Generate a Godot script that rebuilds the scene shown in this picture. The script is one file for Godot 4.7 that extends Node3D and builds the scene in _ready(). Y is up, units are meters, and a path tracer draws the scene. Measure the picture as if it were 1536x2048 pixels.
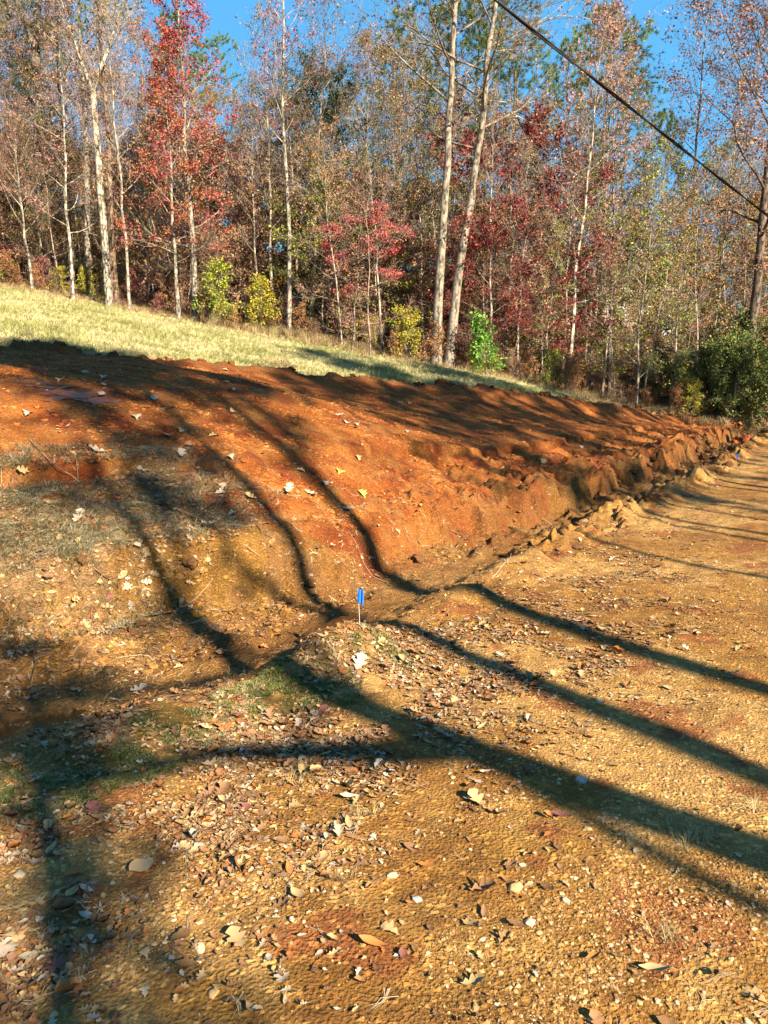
extends Node3D
# A red-clay road bank with a ditch, a grass field and an autumn wood, late-day sun from behind right.
# World: x right, y up, z = -depth. Photo pixels (1536x2048) are turned into directions with ray().

const F := 1490.0
const EYE := 1.6
var pitch := deg_to_rad(9.3)
var sun := Vector3(cos(deg_to_rad(30.0)) * 0.616, sin(deg_to_rad(30.0)), cos(deg_to_rad(30.0)) * 0.788)
var names := {}
var n_big := FastNoiseLite.new()
var n_mid := FastNoiseLite.new()
var n_fine := FastNoiseLite.new()
var n_cell := FastNoiseLite.new()
var prof := PackedFloat32Array()
var steep := PackedFloat32Array()
var M := {}
var rng := RandomNumberGenerator.new()

# ---------------------------------------------------------------- geometry collector
class Geo:
	var v := PackedVector3Array()
	var n := PackedVector3Array()
	var c := PackedColorArray()
	var i := PackedInt32Array()
	func tube(pts: Array, rad: Array, sides: int, col: Color, vary := 0.0, seed_ := 0) -> void:
		var base := v.size()
		var cnt := pts.size()
		var side := Vector3.ZERO
		for k in cnt:
			var t: Vector3 = (pts[mini(k + 1, cnt - 1)] - pts[maxi(k - 1, 0)]).normalized()
			if side == Vector3.ZERO:
				side = t.cross(Vector3(0.31, 0.2, 0.93)).normalized()
			side = (side - t * side.dot(t)).normalized()
			var up := t.cross(side)
			for s in sides:
				var a := TAU * s / sides
				var dir := side * cos(a) + up * sin(a)
				var r: float = rad[k]
				v.append(pts[k] + dir * r)
				n.append(dir)
				var f := 1.0 + vary * sin(float(k * 7 + s * 13 + seed_) * 1.7)
				c.append(Color(col.r * f, col.g * f, col.b * f))
		for k in cnt - 1:
			for s in sides:
				var a := base + k * sides + s
				var b := base + k * sides + (s + 1) % sides
				i.append(a); i.append(a + sides); i.append(b)
				i.append(b); i.append(a + sides); i.append(b + sides)
	func leaf(p: Vector3, dir: Vector3, nor: Vector3, l: float, w: float, col: Color) -> void:
		var sd := dir.cross(nor).normalized()
		var up := sd.cross(dir).normalized()
		var b := v.size()
		v.append(p); v.append(p + dir * l * 0.5 + sd * w * 0.5 + up * w * 0.14)
		v.append(p + dir * l); v.append(p + dir * l * 0.5 - sd * w * 0.5 + up * w * 0.14)
		for k in 4:
			n.append(up); c.append(col)
		i.append(b); i.append(b + 2); i.append(b + 1)
		i.append(b); i.append(b + 3); i.append(b + 2)
	func blade(p: Vector3, tip: Vector3, w: float, col: Color) -> void:
		var d := tip - p
		var sd := d.cross(Vector3(0.37, 0.1, 0.9)).normalized() * w * 0.5
		var up := sd.cross(d).normalized()
		var b := v.size()
		v.append(p - sd); v.append(p + sd); v.append(tip)
		for k in 3:
			n.append(up); c.append(col)
		i.append(b); i.append(b + 2); i.append(b + 1)
	func bent(p: Vector3, mid: Vector3, tip: Vector3, w: float, col: Color) -> void:
		var sd := (tip - p + Vector3(0.001, 0, 0)).cross(Vector3(0.2, 1, 0.35)).normalized() * w * 0.5
		var up := sd.cross(tip - p).normalized()
		var b := v.size()
		v.append(p - sd); v.append(p + sd); v.append(mid - sd * 0.8); v.append(mid + sd * 0.8); v.append(tip)
		for k in 5:
			n.append(up); c.append(col)
		for q in [0, 2, 1, 1, 2, 3, 2, 4, 3]:
			i.append(b + q)
	func mesh(mat: Material) -> ArrayMesh:
		var m := ArrayMesh.new()
		if v.size() == 0:
			return m
		var a := []
		a.resize(Mesh.ARRAY_MAX)
		a[Mesh.ARRAY_VERTEX] = v; a[Mesh.ARRAY_NORMAL] = n; a[Mesh.ARRAY_COLOR] = c; a[Mesh.ARRAY_INDEX] = i
		m.add_surface_from_arrays(Mesh.PRIMITIVE_TRIANGLES, a)
		m.surface_set_material(0, mat)
		return m

# ---------------------------------------------------------------- naming
func numbered(called: String) -> String:
	if not names.has(called):
		names[called] = 0
		return called
	names[called] += 1
	return "%s_%03d" % [called, names[called]]

func tag(o: Node, label: String, category: String, group := "", kind := "") -> void:
	o.set_meta("label", label)
	o.set_meta("category", category)
	if group != "":
		o.set_meta("group", group)
	if kind != "":
		o.set_meta("kind", kind)

func top(called: String, mesh: Mesh, label: String, category: String, group := "", kind := "") -> MeshInstance3D:
	var o := MeshInstance3D.new()
	o.name = numbered(called)
	o.mesh = mesh
	add_child(o)
	tag(o, label, category, group, kind)
	return o

func part(called: String, mesh: Mesh, parent: Node) -> MeshInstance3D:
	var o := MeshInstance3D.new()
	o.name = called
	o.mesh = mesh
	parent.add_child(o, true)
	return o

func thing(called: String, label: String, category: String, group := "") -> Node3D:
	var o := Node3D.new()
	o.name = numbered(called)
	add_child(o)
	tag(o, label, category, group)
	return o

func scatter(called: String, mesh: Mesh, xf: Array, cols: Array, label: String, category: String) -> void:
	var mm := MultiMesh.new()
	mm.transform_format = MultiMesh.TRANSFORM_3D
	mm.use_colors = true
	mm.mesh = mesh
	mm.instance_count = xf.size()
	for k in xf.size():
		mm.set_instance_transform(k, xf[k])
		mm.set_instance_color(k, cols[k])
	var o := MultiMeshInstance3D.new()
	o.name = numbered(called)
	o.multimesh = mm
	add_child(o)
	tag(o, label, category, "", "stuff")

# ---------------------------------------------------------------- camera maths and terrain
func ray(px: float, py: float) -> Vector3:      # x, up, depth
	var b := (1024.0 - py) / F
	return Vector3((px - 768.0) / F, b * cos(pitch) - sin(pitch), cos(pitch) + b * sin(pitch))

func tab(xs: Array, ys: Array, x: float) -> float:
	if x <= xs[0]:
		return ys[0]
	for k in xs.size() - 1:
		if x < xs[k + 1]:
			return lerpf(ys[k], ys[k + 1], (x - xs[k]) / (xs[k + 1] - xs[k]))
	return ys[-1]

func soft(xs: Array, ys: Array, x: float, r: float) -> float:
	return 0.25 * (tab(xs, ys, x - r) + 2.0 * tab(xs, ys, x) + tab(xs, ys, x + r))

const CU := [-12.0, -4.0, -2.2, -1.0, 0.0, 0.8, 2.7, 4.2, 5.8, 8.7, 13.0, 20.0, 60.0]
const CV := [2.2, 0.95, 0.42, 0.12, 0.18, 0.22, 0.38, 0.58, 0.65, 0.81, 1.17, 2.0, 6.0]
const VU := [-25.0, -8.0, 2.5, 6.5, 12.0, 17.5, 22.0, 60.0]
const VV := [13.0, 12.0, 10.0, 8.1, 5.7, 3.6, 2.8, 2.6]
const TU := [-8.0, -1.5, -0.4, 0.3, 1.0, 1.8, 2.6, 3.3, 5.0, 60.0]
const TV := [1.2, 1.2, 1.3, 0.72, 0.64, 0.75, 0.8, 0.58, 0.5, 0.5]

func offc(u: float) -> float:
	return soft(CU, CV, u, 0.5)
func crest(u: float) -> float:
	return soft(VU, VV, u, 2.0)

func xd(u: float, v: float) -> Vector2:
	var w := v + offc(u)
	return Vector2(-0.16 + 0.604 * u - 0.797 * w, 4.9 + 0.797 * u + 0.604 * w)

func uv(x: float, d: float) -> Vector2:
	var q := Vector2(x + 0.16, d - 4.9)
	var u := 0.604 * q.x + 0.797 * q.y
	return Vector2(u, -0.797 * q.x + 0.604 * q.y - offc(u))

func plane(x: float, d: float) -> float:
	var h := 1.76 - 0.155 * (clampf(x, -70, 70) + 2.1) + 0.11 * (d - 15.0)
	h += 0.12 * clampf(d - 34.0, 0.0, 45.0) + 0.1 * n_big.get_noise_2d(x * 0.12, d * 0.12)
	return maxf(h, -0.5)

func build_profile() -> void:
	var xs := [-8.0, -1.2, -0.75, -0.45, -0.2, 0.0, 0.3, 0.6, 0.7, 0.8, 1.1, 1.5, 2.0, 2.6, 3.2, 3.8, 5.0, 8.0, 10.5, 13.0]
	var ys := [-0.04, 0.0, 0.04, 0.18, 0.0, -0.08, -0.07, 0.05, 0.22, 0.33, 0.5, 0.74, 0.95, 1.15, 1.37, 1.6, 1.87, 2.15, 2.4, 2.6]
	var raw := PackedFloat32Array()
	for k in 1060:
		raw.append(tab(xs, ys, -8.0 + k * 0.02))
	var xz := [0.0, 0.3, 0.6, 0.66, 0.76, 0.9, 1.15, 1.5, 2.0]
	var yz := [-0.08, -0.07, -0.01, 0.16, 0.32, 0.38, 0.45, 0.6, 0.82]
	prof.resize(1060)
	steep.resize(1060)
	for k in 1060:
		var v := -8.0 + k * 0.02
		steep[k] = tab(xz, yz, v) if v > 0.0 and v < 2.0 else raw[k]
	for k in 1060:
		var v := -8.0 + k * 0.02
		var r := 2 if absf(v - 0.7) < 0.2 else (5 if v < 1.2 else 16)
		var s := 0.0
		for j in range(-r, r + 1):
			s += raw[clampi(k + j, 0, 1059)]
		prof[k] = s / (2 * r + 1)

func profile(v: float, sharp := 0.0) -> float:
	var t := clampf((v + 8.0) / 0.02, 0.0, 1058.0)
	var k := int(t)
	if sharp <= 0.0:
		return lerpf(prof[k], prof[k + 1], t - k)
	return lerpf(lerpf(prof[k], prof[k + 1], t - k), lerpf(steep[k], steep[k + 1], t - k), sharp)

func toe(u: float, w: float) -> float:
	var lump := n_mid.get_noise_2d(u * 0.9, w * 0.3 + 40.0)
	var scal := absf(n_mid.get_noise_2d(u * 0.75 + 20.0, w * 0.25)) * 1.6 - 0.35
	lump += 0.3 * n_fine.get_noise_2d(u * 2.5, w * 2.0 + 15.0) + 0.12 * n_fine.get_noise_2d(u * 7.0, w * 3.0)
	return maxf(0.28, soft(TU, TV, u, 0.3) + lump * lerpf(0.22, 0.16, smoothstep(2.0, 3.5, u)) + scal * 0.42 * smoothstep(2.2, 3.4, u))

func hgt(u: float, v: float) -> float:
	var p := xd(u, v)
	var vc := crest(u)
	var far := smoothstep(6.0, 26.0, p.length())
	var h := 0.0
	if v < vc:
		var w := v
		if v > 0.0:
			var tt := toe(u, minf(v, 0.9))
			w = v * 0.65 / tt if v < tt else v - (tt - 0.65) * smoothstep(tt + 3.2, tt, v)
			var pc := xd(u, vc)
			var hc := plane(pc.x, pc.y) - 0.55 * exp(-pow((u - 23.0) / 4.5, 2.0))
			var k := hc / profile(vc - 0.15)
			var sharp := clampf(0.25 + 0.3 * n_mid.get_noise_2d(u * 1.1, 5.0) + smoothstep(0.5, -0.2, u) + smoothstep(2.3, 3.3, u), 0.0, 1.0)
			h = profile(w, sharp) * lerpf(1.0, k, smoothstep(0.6, vc, v)) * (1.0 - 0.28 * smoothstep(3.0, 7.0, u) * smoothstep(0.9, 1.5, w) * smoothstep(vc, vc * 0.55, v))
			h += 0.15 * smoothstep(0.62, 0.8, w) * smoothstep(0.5, -0.1, u) * smoothstep(3.2, 1.6, v)
			if v > vc - 1.0:
				h = lerpf(h, hc, smoothstep(vc - 1.0, vc, v))
		else:
			# the road side: an uneven little berm, flatter to the left
			var bm := clampf(0.85 + 1.3 * n_mid.get_noise_2d(u * 0.8 + 9.0, v * 0.4), 0.1, 1.7) * smoothstep(-2.6, -0.6, u)
			h = profile(v)
			if v > -1.2:
				h = h * (bm if h > 0.0 else 1.0)
	else:
		h = plane(p.x, p.y) - 0.55 * exp(-pow((u - 23.0) / 4.5, 2.0)) * exp(-pow((v - vc) / 4.0, 2.0))
	# clods on the crest
	var cr := exp(-pow((v - vc + 0.15) / 0.45, 2.0))
	if cr > 0.02:
		h += cr * (0.06 + 0.16 * maxf(0.0, n_mid.get_noise_2d(u * 1.6, v * 1.6 + 70.0)) + 0.09 * n_cell.get_noise_2d(u * 1.1, v * 1.1))
	# surface
	if v > -0.9 and v < vc:
		var rough := smoothstep(-0.9, -0.3, v) * (1.0 + 1.2 * exp(-pow((v - 0.75) / 0.5, 2.0)))
		h += rough * (0.035 * n_mid.get_noise_2d(p.x * 1.5, p.y * 1.5) + 0.011 * n_fine.get_noise_2d(u * 5.0, v * 8.0) + 0.006 * n_cell.get_noise_2d(p.x * 9.0 + 2.0 * n_fine.get_noise_2d(u * 3.0, v * 3.0), p.y * 9.0) * (1.0 - far) + 0.022 * n_fine.get_noise_2d(p.x * 3.0, p.y * 3.0 + 50.0) + 0.02 * maxf(0.0, 0.25 - absf(n_fine.get_noise_2d(p.x * 4.5 + 9.0, p.y * 4.5))) * (1.0 - far))
		if u > 1.8 and v < 2.2:      # broken blocks and clods along the cut and the berm
			var br := smoothstep(1.8, 3.2, u) * smoothstep(-0.9, -0.5, v) * smoothstep(2.2, 1.2, v)
			var wx := u * 2.3 + 0.5 * n_fine.get_noise_2d(u * 2.0, v * 2.0)
			h += br * (0.045 * n_cell.get_noise_2d(wx, v * 3.4) + 0.03 * n_cell.get_noise_2d(wx * 2.6, v * 8.0 + 4.0) + 0.05 * n_fine.get_noise_2d(u * 2.2 + 7.0, v * 2.8))
	elif v <= 0.0:
		h += 0.02 * n_mid.get_noise_2d(p.x * 0.6, p.y * 0.6) + 0.003 * n_fine.get_noise_2d(p.x * 4.0, p.y * 4.0) + 0.0014 * n_fine.get_noise_2d(p.x * 9.0, p.y * 9.0)
		h += 0.002 * n_cell.get_noise_2d(p.x * 9.0, p.y * 9.0) - 0.008 * maxf(0.0, n_mid.get_noise_2d(p.x * 1.6 + 30.0, p.y * 1.6))
	else:
		h += 0.04 * n_mid.get_noise_2d(p.x * 0.8, p.y * 0.8)
	return h

func H(x: float, d: float) -> float:
	var q := uv(x, d)
	return hgt(q.x, q.y)

func ground(px: float, py: float) -> Vector3:     # where the pixel's ray meets the terrain: world position
	var r := ray(px, py)
	var t := 1.2
	var step := 0.04
	while t < 90.0:
		if EYE + r.y * t < H(r.x * t, r.z * t):
			var a := t - step
			var b := t
			for k in 12:
				var m := (a + b) * 0.5
				if EYE + r.y * m < H(r.x * m, r.z * m): b = m
				else: a = m
			return Vector3(r.x * b, EYE + r.y * b, -r.z * b)
		step = 0.02 + t * 0.012
		t += step
	return Vector3(r.x * t, 0, -r.z * t)

func spot(px: float, depth: float) -> Vector3:    # a tree base: bearing from the picture, distance from the wood's edge
	var x := (px - 768.0) / F * depth * 1.0
	return Vector3(x, H(x, depth), -depth)

func normal_at(x: float, d: float) -> Vector3:
	var e := 0.03
	var hx := H(x + e, d) - H(x - e, d)
	var hd := H(x, d + e) - H(x, d - e)
	return Vector3(-hx / (2 * e), 1.0, hd / (2 * e)).normalized()

func mix(a: Color, b: Color, t: float) -> Color:
	return a.lerp(b, clampf(t, 0.0, 1.0))

const MOSS := [[60, 1590, 0.28], [190, 1555, 0.22], [360, 1480, 0.22], [520, 1400, 0.2], [620, 1365, 0.22], [770, 1305, 0.16], [560, 1375, 0.2], [20, 1620, 0.2], [250, 1530, 0.14]]
var moss_at := []

func treeline(x: float) -> float:
	return tab([-60.0, -11.0, -4.0, 2.0, 10.0, 14.0, 25.0, 60.0], [38.0, 32.0, 29.0, 26.5, 27.5, 28.0, 28.0, 30.0], x)

func soil(u: float, v: float, p: Vector2, vc: float) -> Color:
	var a := n_mid.get_noise_2d(p.x * 1.1 + 5.0, p.y * 1.1)
	var b := n_fine.get_noise_2d(p.x * 2.2, p.y * 2.2 + 20.0)
	var g := n_cell.get_noise_2d(p.x * 17.0 + 3.0 * b, p.y * 17.0)
	var tan_ := mix(Color(0.385, 0.195, 0.042), Color(0.27, 0.12, 0.025), 0.5 + a)
	tan_ = mix(tan_, Color(0.45, 0.262, 0.075), b * 0.8 + 0.05)
	tan_ = mix(tan_, Color(0.54, 0.315, 0.1), smoothstep(-0.1, 0.35, n_big.get_noise_2d(p.x * 0.45 + 3.0, p.y * 0.45) + 0.5 * b) * 0.75)
	var drag := n_mid.get_noise_2d(u * 0.35 + 80.0, v * 2.6)
	tan_ = mix(tan_, Color(0.21, 0.098, 0.026), maxf(0.0, drag) * 0.9)
	var clay := mix(Color(0.45, 0.138, 0.023), Color(0.27, 0.062, 0.014), 0.5 + a * 1.3)
	clay = mix(clay, Color(0.54, 0.23, 0.055), 0.25 + b * 0.9 - 0.05 * smoothstep(3.0, 7.0, v))
	if v < vc:
		var t := smoothstep(0.15, 0.75, v - 1.15 * smoothstep(0.9, 0.0, u) + a * 0.6 + b * 0.3)
		var near_end := smoothstep(-2.5, -0.5, u)
		var c := mix(tan_, clay, t)
		c = mix(c, Color(0.33, 0.165, 0.055), smoothstep(0.0, 0.2, a + b + 0.15) * (1.0 - t) * smoothstep(0.25, 0.6, v) * 0.8)
		# the ditch bed and the spoil beside it: darker brown loam
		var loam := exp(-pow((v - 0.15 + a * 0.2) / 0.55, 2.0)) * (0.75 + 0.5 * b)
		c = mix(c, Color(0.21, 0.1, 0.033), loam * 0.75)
		# red clay pieces pressed into the road by the near left
		if v < 0.0 and near_end < 1.0 or v < -0.5:
			c = mix(c, Color(0.29, 0.10, 0.03), smoothstep(0.28, 0.42, n_mid.get_noise_2d(p.x * 1.4 + 60.0, p.y * 1.4)) * 0.8)
		# thin pale topsoil left on the near left lip
		if u < 0.6 and v > 1.2 and v < 3.2:
			c = mix(c, Color(0.34, 0.21, 0.095), smoothstep(0.7, 0.1, u + a * 0.4) * smoothstep(-0.25, 0.1, b) * smoothstep(1.2, 1.5, v) * smoothstep(2.6, 1.9, v + a * 0.5))
		for m in moss_at:
			var q := Vector2(p.x - m.x, p.y - m.y)
			if absf(q.x) < 0.6 and absf(q.y) < 0.6:
				c = mix(c, Color(0.085, 0.095, 0.02), smoothstep(m.z * 1.3, m.z * 0.4, q.length() + b * 0.35) * 0.4)
		if v > vc - 0.9:
			c = mix(c, Color(0.27, 0.115, 0.035), smoothstep(vc - 0.9, vc - 0.1, v + b * 0.6))
		var f := 1.0 + (0.22 if v < 0.0 else 0.1) * g
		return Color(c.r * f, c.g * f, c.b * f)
	var straw := mix(Color(0.32, 0.27, 0.12), Color(0.2, 0.2, 0.065), 0.5 + a)
	straw = mix(straw, Color(0.33, 0.16, 0.055), smoothstep(1.2, 0.2, v - vc + b))
	var litter := mix(Color(0.17, 0.085, 0.035), Color(0.10, 0.055, 0.025), 0.5 + b)
	return mix(straw, litter, smoothstep(-2.5, 0.5, p.y - treeline(p.x) + a * 2.0))

func sheet(called: String, us: PackedFloat32Array, vrow: Callable, rows: int, mat: Material) -> void:
	var vs := PackedVector3Array()
	var ns := PackedVector3Array()
	var cs := PackedColorArray()
	var ts := PackedVector2Array()
	var ix := PackedInt32Array()
	var nu := us.size()
	for iu in nu:
		var u := us[iu]
		var vc := crest(u)
		for j in rows:
			var v: float = vrow.call(j, vc)
			var p := xd(u, v)
			vs.append(Vector3(p.x, hgt(u, v), -p.y))
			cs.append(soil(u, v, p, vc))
			ts.append((p + Vector2(-0.797, 0.604) * vs[-1].y * 1.2) / 1.3)
	ns.resize(vs.size())
	for iu in nu:
		for j in rows:
			var k := iu * rows + j
			var a := vs[mini(iu + 1, nu - 1) * rows + j] - vs[maxi(iu - 1, 0) * rows + j]
			var b := vs[iu * rows + mini(j + 1, rows - 1)] - vs[iu * rows + maxi(j - 1, 0)]
			var nn := a.cross(b).normalized()
			ns[k] = nn if nn.y > 0 else -nn
			if iu < nu - 1 and j < rows - 1:
				ix.append(k); ix.append(k + 1); ix.append(k + rows)
				ix.append(k + 1); ix.append(k + rows + 1); ix.append(k + rows)
	var arr := []
	arr.resize(Mesh.ARRAY_MAX)
	arr[Mesh.ARRAY_VERTEX] = vs; arr[Mesh.ARRAY_NORMAL] = ns; arr[Mesh.ARRAY_COLOR] = cs; arr[Mesh.ARRAY_TEX_UV] = ts; arr[Mesh.ARRAY_INDEX] = ix
	var m := ArrayMesh.new()
	m.add_surface_from_arrays(Mesh.PRIMITIVE_TRIANGLES, arr)
	m.surface_set_material(0, mat)
	var o := MeshInstance3D.new()
	o.name = called
	o.mesh = m
	add_child(o)
	o.set_meta("kind", "structure")

# ---------------------------------------------------------------- textures and materials
func noise(kind: int, freq: float, seed_: int, oct := 4) -> FastNoiseLite:
	var n := FastNoiseLite.new()
	n.noise_type = kind
	n.frequency = freq
	n.seed = seed_
	n.fractal_octaves = oct
	return n

func speckle(size: int, cell: float, lo: float, hi: float, seed_: int) -> Array:    # albedo and height of a grainy soil
	var c := noise(FastNoiseLite.TYPE_CELLULAR, cell, seed_, 1)
	c.fractal_type = FastNoiseLite.FRACTAL_NONE
	c.cellular_return_type = FastNoiseLite.RETURN_CELL_VALUE
	var a := c.get_seamless_image(size, size).get_data()
	c.cellular_return_type = FastNoiseLite.RETURN_DISTANCE
	var e := c.get_seamless_image(size, size).get_data()
	var s := noise(FastNoiseLite.TYPE_SIMPLEX_SMOOTH, 0.075, seed_ + 3, 6).get_seamless_image(size, size).get_data()
	var img := Image.create(size, size, false, Image.FORMAT_RGB8)
	var hi_img := Image.create(size, size, false, Image.FORMAT_L8)
	var od := PackedByteArray()
	var oh := PackedByteArray()
	od.resize(size * size * 3)
	oh.resize(size * size)
	for k in size * size:
		var cv := a[k] / 255.0
		var sv := s[k] / 255.0
		var stone := 1.0 if cv > 0.84 and e[k] < 95 + int(sv * 60.0) else 0.0
		var b := lerpf(lo, hi, clampf(0.35 * cv + 0.8 * sv - 0.1, 0.0, 1.0)) + stone * 0.16
		od[k * 3] = clampi(int(b * 255), 0, 255)
		od[k * 3 + 1] = clampi(int(b * (0.985 + stone * 0.02) * 255), 0, 255)
		od[k * 3 + 2] = clampi(int(b * (0.96 + stone * 0.06) * 255), 0, 255)
		oh[k] = clampi(int(sv * 150.0 + stone * (1.0 - e[k] / 140.0) * 120.0 + (255 - e[k]) * 0.15), 0, 255)
	img.set_data(size, size, false, Image.FORMAT_RGB8, od)
	hi_img.set_data(size, size, false, Image.FORMAT_L8, oh)
	return [ImageTexture.create_from_image(img), ImageTexture.create_from_image(hi_img)]

func mat(col := Color.WHITE, rough := 0.9, vc := true) -> StandardMaterial3D:
	var m := StandardMaterial3D.new()
	m.albedo_color = col
	m.roughness = rough
	m.vertex_color_use_as_albedo = vc
	m.metallic_specular = 0.3
	return m

func make_materials() -> void:
	var g := speckle(1024, 0.055, 0.62, 0.98, 11)
	var r := speckle(1024, 0.07, 0.52, 1.0, 23)
	for q in [["road", g, 1.1], ["bank", r, 2.0]]:
		var m := mat(Color.WHITE, 0.93)
		m.albedo_texture = q[1][0]
		m.heightmap_enabled = true
		m.heightmap_texture = q[1][1]
		m.heightmap_scale = q[2]
		M[q[0]] = m
	M.field = mat(Color.WHITE, 0.95)
	var bark := mat(Color.WHITE, 0.95)
	var bn := noise(FastNoiseLite.TYPE_SIMPLEX_SMOOTH, 0.02, 5, 5).get_seamless_image(256, 256)
	var bimg := Image.create(256, 256, false, Image.FORMAT_RGB8)
	for y in 256:
		for x in 256:
			var s := bn.get_pixel(x, (y / 3) % 256).r
			var t := bn.get_pixel((x * 2) % 256, (y + 77) % 256).r
			var b := clampf(0.5 + (s - 0.5) * 1.2 + (t - 0.5) * 0.9 + 0.25, 0.25, 1.0)
			bimg.set_pixel(x, y, Color(b, b * 0.985, b * 0.95))
	bark.albedo_texture = ImageTexture.create_from_image(bimg)
	bark.uv1_triplanar = true
	bark.uv1_scale = Vector3(0.9, 0.9, 0.9)
	M.bark = bark
	var leaf := mat(Color.WHITE, 0.62)
	leaf.backlight_enabled = true
	leaf.backlight = Color(0.6, 0.6, 0.6)
	leaf.cull_mode = BaseMaterial3D.CULL_DISABLED
	M.leaf = leaf
	var dry := mat(Color.WHITE, 0.75)
	dry.cull_mode = BaseMaterial3D.CULL_DISABLED
	M.dry = dry
	var blade := mat(Color.WHITE, 0.8)
	blade.backlight_enabled = true
	blade.backlight = Color(0.3, 0.3, 0.3)
	blade.cull_mode = BaseMaterial3D.CULL_DISABLED
	M.blade = blade
	M.stone = mat(Color.WHITE, 0.85)
	M.plain = mat(Color.WHITE, 0.9)
	M.water = mat(Color(0.045, 0.024, 0.01).linear_to_srgb(), 0.06, false)
	M.water.metallic_specular = 0.6
	M.wet = mat(Color(0.2, 0.06, 0.018).linear_to_srgb(), 0.38, false)
	M.wet.metallic_specular = 0.6

# ---------------------------------------------------------------- trees
func rdir() -> Vector3:
	return Vector3(rng.randf_range(-1, 1), rng.randf_range(-1, 1), rng.randf_range(-1, 1)).normalized()

func pick(pal: Array) -> Color:
	var c: Color = pal[rng.randi() % pal.size()]
	var f := rng.randf_range(0.7, 1.25)
	return Color(c.r * f, c.g * f * rng.randf_range(0.93, 1.07), c.b * f)

func leaves(G: Geo, pts: Array, s: Dictionary) -> void:
	var cnt := int(s.leaves * 1.9)
	if s.get("patchy", 0.0) > 0.0 and rng.randf() < s.patchy:
		return
	for k in cnt:
		var t := rng.randf() * (pts.size() - 1)
		var a := int(t)
		var p: Vector3 = pts[a].lerp(pts[mini(a + 1, pts.size() - 1)], t - a)
		p += rdir() * s.size * rng.randf_range(0.2, s.get("spread", 1.6))
		var nn := (rdir() + Vector3(0, s.get("flat", 0.5), 0)).normalized()
		var dd := (rdir() + Vector3(0, -0.35, 0)).normalized()
		dd = (dd - nn * dd.dot(nn)).normalized()
		var l: float = s.size * rng.randf_range(0.45, 0.9)
		G.leaf(p, dd, nn, l, l * s.get("wide", 0.75), pick(s.pal))

func needles(G: Geo, pts: Array, s: Dictionary) -> void:
	for k in int(s.leaves):
		var t := pow(rng.randf(), 0.6) * (pts.size() - 1)
		var a := int(t)
		var p: Vector3 = pts[a].lerp(pts[mini(a + 1, pts.size() - 1)], t - a)
		var ax: Vector3 = (pts[-1] - pts[0]).normalized()
		var col := pick(s.pal)
		for j in 9:
			G.blade(p, p + (rdir() * 0.8 + ax * 0.7 + Vector3(0, 0.25, 0)).normalized() * s.size * rng.randf_range(0.7, 1.2), 0.022, col)

func branch(Wd: Geo, Lf: Geo, p0: Vector3, dir: Vector3, length: float, r: float, level: int, s: Dictionary) -> void:
	var segs := 5 if level == 1 else (4 if level == 2 else 2)
	var pts := [p0]
	var rad := [r]
	var d := dir
	var wob: float = s.get("wobble", 0.22)
	for k in segs:
		d = (d + rdir() * wob + Vector3(0, s.get("rise", 0.1) if level < 3 else 0.0, 0)).normalized()
		pts.append(pts[-1] + d * length / segs)
		rad.append(maxf(r * (1.0 - 0.85 * (k + 1) / segs), 0.0035))
	Wd.tube(pts, rad, 5 if level == 1 else 3, pick_bark(s, level), 0.1, rng.randi() % 50)
	var depth: int = s.get("levels", 3)
	if level >= depth:
		if s.get("needle", false): needles(Lf, pts, s)
		else: leaves(Lf, pts, s)
		return
	var kids: int = s.kids[level - 1]
	for k in kids:
		var t := lerpf(s.get("bare", 0.25), 1.0, (k + rng.randf()) / kids) * segs
		var a := mini(int(t), segs - 1)
		var p: Vector3 = pts[a].lerp(pts[a + 1], t - a)
		var ax: Vector3 = (pts[a + 1] - pts[a]).normalized()
		var out := rdir()
		out = (out - ax * out.dot(ax)).normalized()
		var spread: float = rng.randf_range(0.5, 1.0) * s.get("angle", 1.0)
		var nd := (ax * cos(spread) + out * sin(spread))
		nd.y = lerpf(nd.y, nd.y * 0.35, s.get("layer", 0.0))
		branch(Wd, Lf, p, nd.normalized(), length * rng.randf_range(0.38, 0.62) * (1.15 - 0.4 * t / segs), maxf(rad[a] * 0.55, 0.004), level + 1, s)

func pick_bark(s: Dictionary, level: int) -> Color:
	var c: Color = s.bark if level < 2 else s.get("twig", s.bark)
	var f := rng.randf_range(0.85, 1.15)
	return Color(c.r * f, c.g * f, c.b * f)

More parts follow.
